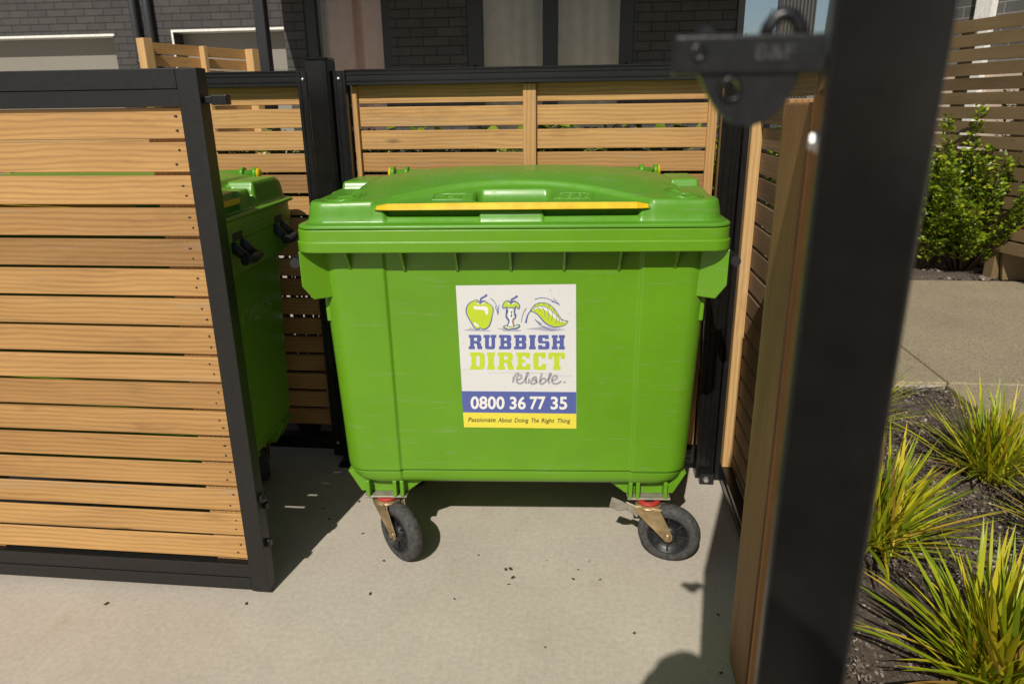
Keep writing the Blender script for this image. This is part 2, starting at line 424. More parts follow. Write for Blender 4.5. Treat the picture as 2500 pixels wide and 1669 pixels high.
b = MB(); b.box(-1.033, -.918, 2.59, 2.70, .0, .012); b.lathe([(0, .012), (.014, .010), (.016, 0)], Matrix.Translation((-.903, 2.60, .004)), 14); b.build('post_foot', 'alu', back, bevel=.002)
b = MB(); b.box(.440, .508, 2.612, 2.685, .012, 1.595); b.box(.452, .458, 2.608, 2.613, .02, 1.59); b.box(.476, .481, 2.608, 2.613, .02, 1.59); b.box(.492, .497, 2.608, 2.613, .02, 1.59)
b.box(.434, .514, 2.606, 2.691, 1.595, 1.604); b.build('post', 'gloss', back, bevel=.0015)
b = MB(); b.box(.452, .507, 2.575, 2.615, .0, .045); b.build('post_foot', 'alu', back, bevel=.002)
b = MB(); b.lathe([(0, .012), (.010, .010), (.013, 0)], Matrix.Translation((.475, 2.574, .025)) @ Matrix.Rotation(R(90), 4, 'X'), 6, smooth=False); b.build('bolt', 'steel', back)
for x0, x1, y0 in ((-.250, -.203, 2.678), (-.880, -.862, 2.682), (.402, .434, 2.682)):
    b = MB(); b.box(x0, x1, y0, 2.699, .12, 1.511, 0, 2); b.build('batten', 'wood', back, bevel=.0015)

side = empty('slat_fence', (.57, 2.1, 0), 'shaded side slat fence with a bright pine batten, right of the green bin', 'fence')
def side_boards(b, x0, x1, y0, y1, ztop, zbot, pitch, h):
    z = ztop
    while z-h > zbot-.03:
        b.box(x0+rng.uniform(-.001, .001), x1, y0, y1, max(z-h, zbot), z+rng.uniform(-.001, .001), 0, 1); z -= pitch
b = MB(); b.box(.531, .568, 1.68, 2.61, .02, .085); b.box(.527, .532, 1.68, 2.61, .055, .062); b.build('bottom_rail', 'alu', side, bevel=.0015)
b = MB(); b.box(.531, .568, 1.68, 2.61, 1.512, 1.566); b.build('top_rail', 'alu', side, bevel=.0015)
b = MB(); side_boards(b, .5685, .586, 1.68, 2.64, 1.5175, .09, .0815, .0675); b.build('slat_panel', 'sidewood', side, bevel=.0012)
b = MB(); b.box(.5315, .568, 2.565, 2.607, .086, 1.511, 0, 2); b.build('batten', 'post_wood', side, bevel=.0015)
b = MB(); b.box(.532, .568, 1.72, 1.765, .086, 1.511, 0, 2); b.build('batten', 'wood', side, bevel=.0015)
b = MB(); b.box(.514, .60, 2.612, 2.70, 0, 1.575); b.build('post', 'alu', side, bevel=.003)

# ------------------------------------------------------------------ left gate, standing open in front of the second bin
gate = empty('gate', (-1.9, 1.785, 0), 'open slatted timber gate with thick black steel frame at left', 'gate')
GX = -.965; GL = -2.75; GY0, GY1 = 1.765, 1.812
for xa in (GX-.056, GL):
    b = MB(); b.box(xa, xa+.056, GY0, GY1, .012, 1.532); b.build('frame_stile', 'powder', gate, bevel=.002, seg=2)
for z0, z1 in ((1.484, 1.532), (.018, .058)):
    b = MB(); b.box(GL+.0565, GX-.0565, GY0+.0005, GY1, z0, z1); b.build('frame_rail', 'powder', gate, bevel=.002, seg=2)
for z0, z1 in ((1.442, 1.4835), (.0585, .104)):
    b = MB(); b.box(GL+.0565, GX-.0565, GY0+.004, GY1-.006, z0, z1); b.build('inner_rail', 'powder', gate, bevel=.002, seg=2)
b = MB(); board_row(b, GL+.058, GX-.058, GY0+.016, GY0+.0285, 1.4405, .530, .0832, .0746, .0010, .0018); board_row(b, GL+.058, GX-.058, GY0+.016, GY0+.0215, 1.4405-.0832*11, .106, .0832, .0734, .0010, .0010); b.build('slat_panel', 'wood', gate, bevel=.0015)
for x in (GX-.125, -1.9, GL+.125):
    b = MB(); b.box(x-.045, x+.067 if x > -1.5 else x+.045, GY0+.029, GY0+.046, .106, 1.441, 0, 2); b.build('batten', 'wood', gate)
# nails near the board ends
z = 1.4405
while z-.0735 > .08:
    for x in (GX-.085, -1.872):
        for dz in (.022, .052):
            b = MB(); xx = x + rng.uniform(-.012, .008); zz = z-dz+rng.uniform(-.005, .005); a = rng.uniform(.003, .009)
            b.add([(xx-a, GY0+.0148, zz), (xx-a*.2, GY0+.0147, zz-.0026), (xx+a*.7, GY0+.0148, zz-.0004), (xx+a*.1, GY0+.0147, zz+.0024)], [(0, 1, 2, 3)])
            b.lathe([(0, .0016), (.0022, .0012), (.003, -.001)], Matrix.Translation((xx, GY0+.0150, zz)) @ Matrix.Rotation(R(90), 4, 'X'), 8); b.build('nail', 'nail', gate)
    z -= .0832
b = MB(); b.box(GX+.002, GX+.022, 1.780, 1.80, 1.448, 1.466); b.box(GX+.020, GX+.062, 1.777, 1.803, 1.4445, 1.4690); b.build('latch_pin', 'castiron', gate, bevel=.003, seg=2)
b = MB(); b.lathe([(0, .016), (.010, .014), (.016, .006), (.017, 0)], Matrix.Translation((GX, 1.795, .327)) @ Matrix.Rotation(R(90), 4, 'Y'), 16); b.build('bolt', 'gloss', gate)
for q in ((GX, GX+.012, 1.80, 1.812, .285, .305), (GX, GX+.014, 1.785, 1.80, .16, .185)):
    b = MB(); b.box(*q); b.build('bolt_keeper', 'castiron', gate, bevel=.002)

# ------------------------------------------------------------------ 2-D artwork helpers
def text_mesh(txt, bold=0.0):
    cu = bpy.data.curves.new('lettering', 'FONT'); cu.body = txt; cu.size = 1; cu.offset = bold; cu.resolution_u = 3
    o = bpy.data.objects.new('lettering', cu); col.objects.link(o)
    dg = bpy.context.evaluated_depsgraph_get(); dg.update()
    me = o.evaluated_get(dg).to_mesh()
    V = [(v.co.x, v.co.y) for v in me.vertices]; F = [tuple(p.vertices) for p in me.polygons]
    o.evaluated_get(dg).to_mesh_clear(); bpy.data.objects.remove(o); bpy.data.curves.remove(cu)
    return np.array(V), F
def text_into(b, fn, txt, x0, y0, x1, y1, bold=0.0, shear=0.0, off=.0016, mi=0, gap=None):
    """text scaled to fill the box; y down; fn(px,py,off) -> 3-D. gap: per-word placement by weights is left to the font"""
    V, F = text_mesh(txt, bold); mn, mx = V.min(0), V.max(0)
    P = []
    for x, y in V:
        u = (x-mn[0])/(mx[0]-mn[0]); v = (y-mn[1])/(mx[1]-mn[1])
        P.append(fn(x0+(x1-x0)*u + shear*(v-.25)*(y1-y0), y1-(y1-y0)*v, off))
    b.add(P, F, mi)
def fill(b, fn, poly, off, mi=0, holes=()):
    loops = [[Vector((x, y, 0)) for x, y in poly]] + [[Vector((x, y, 0)) for x, y in h] for h in holes]
    tri = tessellate_polygon(loops); flat = [p for lp in loops for p in lp]
    b.add([fn(p.x, p.y, off) for p in flat], [tuple(t) for t in tri], mi)
_so = [0]
def smooth_pts(p, closed=False, k=4):
    p = [np.array(q, float) for q in p]; n = len(p); out = []
    rngi = range(n) if closed else range(n-1)
    for i in rngi:
        a, b_, c, d = (p[(i-1) % n], p[i], p[(i+1) % n], p[(i+2) % n]) if closed else (p[max(i-1, 0)], p[i], p[i+1], p[min(i+2, n-1)])
        for j in range(k):
            t = j/k; out.append(.5*((2*b_)+(-a+c)*t+(2*a-5*b_+4*c-d)*t*t+(-a+3*b_-3*c+d)*t**3))
    if not closed: out.append(p[-1])
    return out
def stroke(b, fn, pts, wd, off, mi=0, closed=False, sm=True):
    p = smooth_pts(pts, closed) if sm else [np.array(q, float) for q in pts]
    n = len(p); ws = np.interp(np.linspace(0, 1, n), np.linspace(0, 1, len(wd)), wd) if isinstance(wd, (list, tuple)) else [wd]*n
    V = []; _so[0] += 1; o = off + (_so[0] % 7)*.00003
    for i in range(n):
        d = (p[(i+1) % n]-p[(i-1) % n]) if closed else (p[min(i+1, n-1)]-p[max(i-1, 0)])
        d = d/(np.hypot(*d)+1e-9); nn = np.array([-d[1], d[0]])
        for s_ in (-.5, .5): q = p[i]+nn*ws[i]*s_; V.append(fn(q[0], q[1], o))
    F = [(2*i, 2*i+1, (2*i+3) % (2*n), (2*i+2) % (2*n)) for i in range(n if closed else n-1)]
    b.add(V, F, mi)
GL_ = dict(
 I=[[(0,0),(1,0),(1,.2),(.86,.2),(.86,.8),(1,.8),(1,1),(0,1),(0,.8),(.14,.8),(.14,.2),(0,.2)]],
 H=[[(0,0),(.46,0),(.46,.2),(.39,.2),(.39,.42),(.61,.42),(.61,.2),(.54,.2),(.54,0),(1,0),(1,.2),(.92,.2),(.92,.8),(1,.8),(1,1),(.54,1),(.54,.8),(.61,.8),(.61,.6),(.39,.6),(.39,.8),(.46,.8),(.46,1),(0,1),(0,.8),(.08,.8),(.08,.2),(0,.2)]],
 U=[[(0,1),(0,.8),(.12,.8),(.12,.15),(.16,.06),(.24,0),(.78,0),(.86,.05),(.9,.14),(.9,.8),(1,.8),(1,1),(.55,1),(.55,.8),(.62,.8),(.62,.2),(.42,.2),(.42,.8),(.5,.8),(.5,1)]],
 B=[[(0,0),(.84,0),(.95,.04),(1,.13),(1,.4),(.96,.48),(.88,.52),(.96,.56),(1,.64),(1,.86),(.95,.96),(.84,1),(0,1),(0,.8),(.12,.8),(.12,.2),(0,.2)],[(.42,.2),(.66,.2),(.66,.41),(.42,.41)],[(.42,.6),(.63,.6),(.63,.8),(.42,.8)]],
 R=[[(0,0),(.46,0),(.46,.2),(.39,.2),(.39,.4),(.53,.4),(.6,.33),(.66,0),(1,0),(1,.2),(.95,.2),(.9,.42),(.8,.5),(.9,.56),(.94,.66),(.94,.86),(.89,.96),(.78,1),(0,1),(0,.8),(.1,.8),(.1,.2),(0,.2)],[(.39,.58),(.62,.58),(.62,.8),(.39,.8)]],
 S=[[(.03,0),(.86,0),(.96,.05),(1,.14),(1,.46),(.95,.55),(.84,.58),(.4,.58),(.4,.8),(.6,.8),(.6,.72),(.93,.72),(.93,1),(.15,1),(.05,.95),(.01,.86),(.01,.55),(.06,.46),(.16,.42),(.64,.42),(.64,.2),(.38,.2),(.38,.3),(.03,.3)]],
 D=[[(0,0),(.78,0),(.94,.05),(1,.18),(1,.82),(.94,.95),(.78,1),(0,1),(0,.8),(.1,.8),(.1,.2),(0,.2)],[(.42,.2),(.66,.2),(.66,.8),(.42,.8)]],
 E=[[(0,0),(1,0),(1,.34),(.7,.34),(.7,.2),(.42,.2),(.42,.42),(.62,.42),(.62,.6),(.42,.6),(.42,.8),(.68,.8),(.68,.68),(.97,.68),(.97,1),(0,1),(0,.8),(.12,.8),(.12,.2),(0,.2)]],
 C=[[(.16,0),(1,0),(1,.35),(.66,.35),(.66,.2),(.4,.2),(.4,.8),(.64,.8),(.64,.68),(.97,.68),(.97,1),(.16,1),(.05,.95),(0,.85),(0,.15),(.05,.05)]],
 T=[[(.28,0),(.74,0),(.74,.2),(.66,.2),(.66,.8),(.76,.8),(.76,.64),(1,.64),(1,1),(0,1),(0,.64),(.24,.64),(.24,.8),(.34,.8),(.34,.2),(.28,.2)]])
def slab(b, fn, ch, x0, y0, x1, y1, off, mi=0):
    g = GL_[ch]; mp = lambda lp: [(x0+(x1-x0)*u, y1-(y1-y0)*v) for u, v in lp]
    fill(b, fn, mp(g[0]), off, mi, [mp(h) for h in g[1:]])

# ------------------------------------------------------------------ right gate leaf, edge-on and close to the camera
D = Vector((.27, .963, 0)).normalized(); E = Vector((D.y, -D.x, 0))       # along the leaf, across it (to the right)
O = Vector((.0995, .340, 0))
T = Matrix(((D.x, E.x, 0, O.x), (D.y, E.y, 0, O.y), (0, 0, 1, 0), (0, 0, 0, 1)))
leaf = empty('gate', (O.x, O.y, 0), 'out of focus black gate leaf seen edge on, close at right', 'gate')
LL = 1.12
def lbox(name, a0, a1, c0, c1, z0, z1, mat, bevel=.002, grain=2):
    b = MB(); b.box(a0, a1, c0, c1, z0, z1, 0, grain, T); return b.build(name, mat, leaf, bevel=bevel, seg=2)
lbox('frame_stile', 0, .050, 0, .0455, .012, 1.532, 'gloss'); lbox('frame_stile', LL-.05, LL, 0, .0455, .012, 1.532, 'gloss')
for z0, z1 in ((1.484, 1.532), (1.442, 1.480), (.018, .058), (.062, .104)):
    lbox('frame_rail', .0505, LL-.0505, 0.0005, .045, z0, z1, 'gloss', grain=0)
b = MB(); z = 1.4405
while z-.0735 > .08:
    b.box(.052, LL-.052, .014, .032, max(z-.0735, .106), z, 0, 0, T); z -= .0832
b.build('slat_panel', 'wood', leaf, bevel=.0012)
lbox('batten', .50, .545, -.004, .0135, .106, 1.441, 'wood')
b = MB()
for (x, z) in ((.022, 1.4129),):
    Tn = T @ Matrix.Translation((x, 0, z)) @ Matrix.Rotation(R(90), 4, 'X')
    b.lathe([(.0042, 0), (.0042, .0035), (.0036, .0042), (0, .0042)], Tn, 6, smooth=False); b.lathe([(.0056, 0), (.0056, .0012), (0, .0012)], Tn, 16)
b.build('nut', 'steel', leaf)
# cast gravity latch on the free end (its plate faces the camera)
LX0, LX1, LY = .0345, .0990, .340
b = MB(); b.box(LX0, LX1, LY, LY+.010, 1.4425, 1.4585)
hd = []
b.build('latch_plate', 'castiron', leaf, bevel=.0012, seg=2)
b = MB()
def ringh(b, cx, cz, r0, r1, y0, y1, n=20):
    b.lathe([(r0, 0), (r1, 0), (r1, y1-y0), (r0, y1-y0)], Matrix.Translation((cx, y1, cz)) @ Matrix.Rotation(R(90), 4, 'X'), n, closed=True)
# half-round tongue with its eye
poly = [(.0462, 1.4424), (.0510, 1.4335), (.0555, 1.4270), (.062, 1.4222), (.0695, 1.4207), (.077, 1.4228), (.0825, 1.4285), (.0865, 1.4360), (.0885, 1.4424)]
hole = [(.060+.0042*math.cos(2*math.pi*k/16), 1.4365+.0042*math.sin(2*math.pi*k/16)) for k in range(16)]
def plate_hole(b, outer, holes, y0, y1, mi=0):
    loops = [[Vector((x, z, 0)) for x, z in outer]] + [[Vector((x, z, 0)) for x, z in h] for h in holes]
    tri = tessellate_polygon(loops); flat = [p for lp in loops for p in lp]; n = len(flat)
    V = [(p.x, y0, p.y) for p in flat] + [(p.x, y1, p.y) for p in flat]
    F = [tuple(t) for t in tri] + [tuple(i+n for i in reversed(t)) for t in tri]
    o = 0
    for lp in loops:
        k = len(lp); F += [(o+i, o+(i+1) % k, o+(i+1) % k+n, o+i+n) for i in range(k)]; o += k
    b.add(V, F, mi)
plate_hole(b, poly, [hole], LY+.002, LY+.008); ringh(b, .060, 1.4365, .0040, .0052, LY-.0005, LY+.0095)
b.build('latch_tongue', 'castiron', leaf, bevel=.0008)
b = MB(); ringh(b, .0451, 1.4517, .0018, .0036, LY-.0012, LY+.001, 16); b.lathe([(0, .0025), (.0016, .002), (.0017, 0)], Matrix.Translation((.0451, LY+.0005, 1.4517)) @ Matrix.Rotation(R(90), 4, 'X'), 10); b.build('screw', 'castiron', leaf)
b = MB()
text_into(b, lambda px, py, off: (px, LY-off, -py), 'B&F', .0690, -1.4543, .0855, -1.4478, .03, 0, .0009)
lt = b.build('lettering', 'glintletter', leaf); sol = lt.modifiers.new('thickness', 'SOLIDIFY'); sol.thickness = .001; sol.offset = -1
b = MB(); b.tube([(.0735, LY+.004, 1.458), (.0745, LY+.004, 1.4615), (.0775, LY+.004, 1.4655), (.081, LY+.004, 1.4665), (.0845, LY+.004, 1.4655), (.0875, LY+.004, 1.4615), (.0885, LY+.004, 1.458)], .0030, 10); b.build('latch_loop', 'castiron', leaf)
b = MB(); b.prism([(.0415, 1.458), (.0545, 1.458), (.0505, 1.4622), (.0475, 1.4636), (.0450, 1.4622)], lambda x, z: (x, LY+.001, z), lambda x, z: (x, LY+.009, z)); b.build('latch_thumb', 'castiron', leaf, bevel=.0008)

gp = empty('gate_post', (.45, 1.55, 0), 'tall rough brown timber gate post beside the black gate leaf, right of the bin', 'post')
b = MB(); b.box(.400, .490, 1.445, 1.625, 0, 1.432, 0, 2); b.build('plank', 'rough', gp, bevel=.004, seg=2)
b = MB(); b.box(.4075, .490, 1.6255, 1.668, 0, 1.440, 0, 2); b.build('plank', 'rough', gp, bevel=.002)
b = MB(); b.box(.420, .490, 1.425, 1.4445, 0, 1.497, 0, 2); b.build('plank', 'rough', gp, bevel=.002)

# ------------------------------------------------------------------ the wheeled bin (local frame: x right, y to the back, z up; front rim at y = 0)
DEPTH = .70
def rrect(hx, y0, y1, r, z, crease=0.0):
    P = []; NS = 44
    def xs(a, b_, n): return [a+(b_-a)*i/n for i in range(n)]
    for x in sorted(xs(-hx+r, hx-r, NS-14)+[sg*q for sg in (-1, 1) for q in (.352, .355, .3575, .36, .3625, .365, .368)]):
        c = 0.0
        if crease: t = min(1, max(0, (.366-abs(x))/.010)); c = crease*t*t*(3-2*t)
        P.append((x, y0+c, z))
    def arc(cx, cy, a0, n=8): return [(cx+r*math.cos(a0+math.pi/2*i/n), cy+r*math.sin(a0+math.pi/2*i/n), z) for i in range(n)]
    P += arc(hx-r, y0+r, -math.pi/2)
    P += [(hx, y, z) for y in xs(y0+r, y1-r, 16)]
    P += arc(hx-r, y1-r, 0)
    P += [(x, y1, z) for x in xs(hx-r, -hx+r, NS)]
    P += arc(-hx+r, y1-r, math.pi/2)
    P += [(-hx, y, z) for y in xs(y1-r, y0+r, 16)]
    P += arc(-hx+r, y0+r, math.pi)
    return P
def yf(z): return .0985 - (z-.35)*.0535
def sms(a, b_, x):
    t = min(1.0, max(0.0, (x-a)/(b_-a))); return t*t*(3-2*t)
def lid_h(x, y):
    ax = abs(x); hx, y0, y1, r = .568, .026, .672, .055
    qx = ax-(hx-r); qy = abs(y-(y0+y1)/2)-((y1-y0)/2-r)
    sdv = math.hypot(max(qx, 0), max(qy, 0)) + min(max(qx, qy), 0) - r        # <0 inside
    din = -sdv
    if din <= 0: return 0.0
    dome = .062*max(0, 1-(ax/.565)**3.0)*sms(-.03, .33, y)*(1-.30*sms(.50, .67, y))
    top = .056 + dome
    # rear corner blocks with a slot in front of them
    sn = sms(.455, .475, ax)
    top = top*(1-sn) + (.058+.004*sms(.1, .4, y))*sn
    bk = sms(.468, .478, ax)*sms(.385, .395, y)*(1-sms(.58, .64, y)); top = max(top, top*(1-bk)+.080*bk)
    sl = sms(.485, .492, ax)*sms(.350, .356, y)*(1-sms(.379, .385, y)); top = top*(1-sl)+.026*sl
    # recess in the middle of each short side (second grip)
    rs = sms(.5485, .5515, ax)*sms(.115, .122, y)*(1-sms(.262, .269, y))
    top = top*(1-rs) + .008*rs
    # lowered arched apron at the front
    if ax < .40:
        ya = .030 + .172*max(0, 1-(ax/.385)**2)**.85
        k = sms(0, .014, ya-y); top -= .013*k
        # gap below the grip bar
        g = (1-sms(.338, .352, ax))*(1-sms(.050, .055, y)); low = .018 + .018*(1-sms(.083, .088, ax))
        top = top*(1-g) + low*g*sms(.0185, .0185+.0045+.023*sms(.083, .088, ax), y)
        # hand pocket
        px = ax-.086; py = abs(y-.113)-.026; sd2 = math.hypot(max(px, 0), max(py, 0))+min(max(px, py), 0)-.020
        g2 = sms(0.001, -.007, sd2) if False else (1-sms(-.006, .001, sd2)); top = top*(1-g2) + .012*g2
    rise = 1-(1-min(1, din/.016))**2.6
    return top*rise
def lid_z(x, y): return 1.128 + lid_h(x, y)

def make_bin():
    root = empty('rubbish_bin', (0, 0, 0), 'bright green four-wheeled rubbish bin with white sticker, standing in the middle', 'rubbish bin', group='wheeled rubbish bins')
    # --- body
    L = [(.266, .49, .138, .10), (.270, .508, .122, .09), (.280, .523, .112, .08), (.294, .531, .1075, .075), (.312, .5345, .1055, .07), (.3185, .5345, .1053, .07), (.3195, .530, .1088, .07),
         (.3207, .530, .1088, .07), (.3220, .5375, .0995, .07), (.326, .539, yf(.326), .07), (.36, .540, yf(.36), .068), (.60, .545, yf(.60), .066), (.80, .550, yf(.80), .064), (1.0, .552, yf(1.0), .062), (1.06, .553, yf(1.06), .062)]
    rings = [rrect(hx, y, .70-y*.75, r, z, .008 if z > .30 else .006) for z, hx, y, r in L]
    b = MB(); b.loft(rings, 0, cap0=True); body = b.build('body', 'green', root, local=True)
    # --- rim collar
    C = [(1.0505, .556, .050), (1.0500, .582, .009), (1.0502, .5895, .003), (1.0515, .5925, .0006), (1.0530, .5932, 0), (1.0545, .5934, 0), (1.0770, .5938, 0), (1.0785, .5938, 0), (1.0796, .5932, .0006), (1.0804, .5915, .0022), (1.0812, .5908, .0028), (1.0822, .5908, .0028),
         (1.1100, .5905, .0030), (1.1115, .5904, .0031), (1.1132, .5895, .0040), (1.1142, .5870, .0065), (1.1146, .582, .0115), (1.1146, .555, .04)]
    b = MB(); b.loft([rrect(hx, y, DEPTH-y, .052, z) for z, hx, y in C], 0); b.build('rim', 'green', root, local=True)
    # --- gussets under the rim
    for x in (-.458, -.305, -.155, -.004, .145, .298, .452):
        b = MB(); b.prism([(.014, 1.0503), (yf(1.0503)+.009, 1.0503), (yf(.978)+.009, .978)], lambda y, z, x=x: (x-.0035, y, z), lambda y, z, x=x: (x+.0035, y, z)); b.build('rib', 'green', root, local=True)
    # --- lifting wings at the rim corners
    for s in (-1, 1):
        b = MB()
        pl = [(.512, 1.0502), (.512, .905), (.566, .905), (.591, .948), (.5915, 1.0502)]
        if s < 0: pl = pl[::-1]
        b.prism(pl, lambda x, z: (s*x, .030+.052*(.592-x)/.080, z), lambda x, z: (s*x, .045+.052*(.592-x)/.080, z))
        pl = [(.050, 1.0502), (.050, .950), (.62, .95), (.65, 1.0502)]
        if s > 0: pl = pl[::-1]
        b.prism(pl, lambda y, z: (s*.5915, y, z), lambda y, z: (s*.580, y, z))
        pl = [(.534, .906), (.534, .826), (.5475, .826), (.550, .906)]
        if s < 0: pl = pl[::-1]
        b.prism(pl, lambda x, z: (s*x, .095, z), lambda x, z: (s*x, .150, z))
        b.build('lifting_wing', 'green', root, local=True, bevel=.003, seg=2)
        # black plates that stand in for the shade inside the sockets; black trunnion grips
        for y in (.165, .525):
            b = MB(); b.box(*sorted((s*.5905, s*.5945)), y-.040, y+.040, 1.054, 1.080); b.build('socket_shade', 'blackplastic', root, local=True, bevel=.002)
            b = MB()
            for dy in (-.034, .034):
                b.tube([(s*.575, y+dy, 1.048), (s*.604, y+dy, 1.026), (s*.628, y+dy, 1.004)], [.018, .016, .0135], 10)
            b.tube([(s*.631, y-.056, 1.0), (s*.636, y, .997), (s*.631, y+.056, 1.0)], [.0145, .016, .0145], 12); b.build('trunnion', 'blackplastic', root, local=True)
    # --- lid: flange + moulded top
    b = MB(); b.loft([rrect(hx, y, DEPTH-y, .056, z) for z, hx, y in ((1.1150, .55, .04), (1.1153, .583, .009), (1.1160, .5885, .003), (1.1172, .5900, .0012), (1.1185, .5902, .001), (1.1225, .5898, .0014), (1.1240, .5892, .002), (1.1262, .5865, .0048), (1.1278, .5815, .0095), (1.1282, .56, .03))], 0)
    nx, ny = 340, 230; hx, y0, y1, r = .5735, .018, DEPTH-.018, .05; V = []
    for j in range(ny+1):
        for i in range(nx+1):
            x = -hx+2*hx*i/nx; y = y0+(y1-y0)*j/ny
            qx = abs(x)-(hx-r); qy = abs(y-(y0+y1)/2)-((y1-y0)/2-r)
            if qx > 0 and qy > 0 and math.hypot(qx, qy) > r:
                k = r/math.hypot(qx, qy); x = math.copysign(hx-r+qx*k, x); y = (y0+y1)/2+math.copysign((y1-y0)/2-r+qy*k, y-(y0+y1)/2)
            V.append((x, y, 1.1284+lid_h(x, y)))
    F = [(j*(nx+1)+i, j*(nx+1)+i+1, (j+1)*(nx+1)+i+1, (j+1)*(nx+1)+i) for j in range(ny) for i in range(nx)]
    b.add(V, F, 0, smooth=True); lid = b.build('lid', 'lidgreen', root, local=True)
    # grip bars: green ledge with a yellow face
    b = MB(); pr = [(.018, .0365), (.058, .0365), (.058, .052), (.030, .0535), (.016, .0385)]
    b.loft([[(x, y+dy, 1.1284+z*zs) for y, z in pr] for x, dy, zs in ((-.372, .012, .93), (-.335, .002, 1.0), (0, 0, 1.02), (.335, .002, 1.0), (.372, .012, .93))], 0, True, True, smooth=False); b.build('grip_ledge', 'lidgreen', lid, local=True, bevel=.0015)
    b = MB(); V = []
    for x, dy, zt in ((-.366, .0105, .0465), (-.335, .0015, .0535), (0, -.0008, .0550), (.335, .0015, .0535), (.366, .0105, .0465)):
        V += [(x, .0140+dy, 1.1284+.0385), (x, .0265+dy, 1.1284+zt+.0005), (x, .0300+dy, 1.1284+zt-.002)]
    F = []
    for i in range(4):
        for j in range(2): F.append((i*3+j, i*3+3+j, i*3+4+j, i*3+1+j))
    b.add(V, F); g = b.build('grip_strip', 'yellow', lid, local=True); sol = g.modifiers.new('thickness', 'SOLIDIFY'); sol.thickness = .003; sol.offset = -1
    for s in (-1, 1):
        b = MB(); b.box(*sorted((s*.547, s*.5665)), .118, .266, 1.152, 1.170); b.build('side_grip', 'yellow', lid, local=True, bevel=.002)
    # hinge tube with yellow end caps
    b = MB(); b.tube([(-.445, .668, 1.211), (.445, .668, 1.211)], .013, 12)
    for x in (-.458, -.410, .410, .458):
        b.tube([(x-.007, .668, 1.211), (x+.007, .668, 1.211)], .023, 16); b.box(x-.006, x+.006, .655, .685, 1.13, 1.211)
    for x in (-.25, 0, .25): b.box(x-.02, x+.02, .640, .668, 1.16, 1.213)
    hg = b.build('hinge', 'lidgreen', lid, local=True)
    for s in (-1, 1):
        b = MB(); b.lathe([(0, .010), (.014, .009), (.020, .004), (.021, 0)], Matrix.Translation((s*.4655, .668, 1.211)) @ Matrix.Rotation(R(90*s), 4, 'Y'), 18); b.build('hinge_cap', 'yellow', hg, local=True)
    for s in (1,):
        b = MB(); b.tube([(s*.53, .462, 1.165), (s*.545, .468, 1.166)], .004, 8); b.build('corner_plug', 'yellow', lid, local=True)
    # moulded marks on the lid, draped as thin raised lines
    def raised(b, pts, rad=.0026, closed=False):
        p = [(x, y, lid_z(x, y)+.0006) for x, y in (smooth_pts(pts, closed, 3) if len(pts) > 2 else pts)]
        if closed: p.append(p[0])
        b.tube(p, rad, 5, cap=False)
    def seg(b, *pts): # straight raised polyline
        q = []
        for a, c in zip(pts[:-1], pts[1:]):
            q += [(a[0]+(c[0]-a[0])*t/4, a[1]+(c[1]-a[1])*t/4) for t in range(4)]
        q.append(pts[-1]); b.tube([(x, y, lid_z(x, y)+.0006) for x, y in q], .0025, 5, cap=False)
    for s in (-1, 1):
        b = MB(); cx, cy = s*.470, .115
        for rr in (.042, .054): raised(b, [(cx+rr*math.cos(t*.3927), cy+rr*1.15*math.sin(t*.3927)) for t in range(16)], .0027, True)
        seg(b, (cx-.034, cy-.040), (cx+.034, cy+.040)); seg(b, (cx-.030, cy-.046), (cx+.039, cy+.034))
        seg(b, (cx-.032, cy+.030), (cx-.004, cy+.012), (cx+.018, cy-.022), (cx+.030, cy-.026)); seg(b, (cx-.022, cy+.040), (cx+.004, cy+.022), (cx+.026, cy-.012))
        raised(b, [(cx-.012+.010*math.cos(t*.785), cy-.022+.010*math.sin(t*.785)) for t in range(8)], .0021, True)
        b.build('moulded_mark', 'lidgreen', lid, local=True)
    def plate(x0, x1):
        b = MB(); seg(b, (x0, .082), (x1, .082), (x1, .128), (x0, .128), (x0, .082)); return b
    b = plate(-.222, -.112)
    raised(b, [(-.167+.022*math.cos(t*.524), .105+.019*math.sin(t*.524)) for t in range(12)], .0023, True)
    for k in (-.008, 0, .008): raised(b, [(-.180, .105+k*.4), (-.167, .101+k), (-.156, .110+k)], .0012)
    b.build('moulded_mark', 'lidgreen', lid, local=True); b = plate(.112, .222)
    raised(b, [(.140, .120), (.130, .123), (.121, .115), (.121, .096), (.130, .088), (.140, .091)]); raised(b, [(.165, .120), (.155, .122), (.148, .113), (.148, .097), (.155, .088), (.165, .091)]); seg(b, (.148, .105), (.162, .105))
    raised(b, [(.190, .120), (.180, .122), (.173, .114), (.173, .097), (.180, .088), (.190, .092), (.191, .103), (.184, .104)]); raised(b, [(.214, .120), (.203, .123), (.198, .113), (.212, .101), (.213, .090), (.198, .090)])
    b.build('moulded_mark', 'lidgreen', lid, local=True)
    for o in [lid]+list(lid.children)+[c for q in lid.children for c in q.children]:
        for v in o.data.vertices: v.co.x += .03*v.co.y       # the lid sits a little skewed on its hinges
    # --- foot housings over the castors, tray under the middle
    for s in (-1, 1):
        b = MB()
        pl = [(.296, .264), (.352, .2185), (.505, .2185), (.545, .294), (.52, .305), (.30, .285)]
        if s > 0: pl = pl[::-1]
        pl = pl[::-1]
        b.prism([(s*x, z) for x, z in pl], lambda x, z: (x, .150, z), lambda x, z: (x, .235, z))
        for x in (.365, .388, .475): b.box(*sorted((s*(x-.006), s*(x+.006))), .113, .155, .2186, .276)
        b.build('foot', 'green', root, local=True, bevel=.002)
        b = MB()
        pl = [(.296, .264), (.352, .2185), (.505, .2185), (.545, .294), (.52, .305), (.30, .285)]
        if s < 0: pl = pl[::-1]
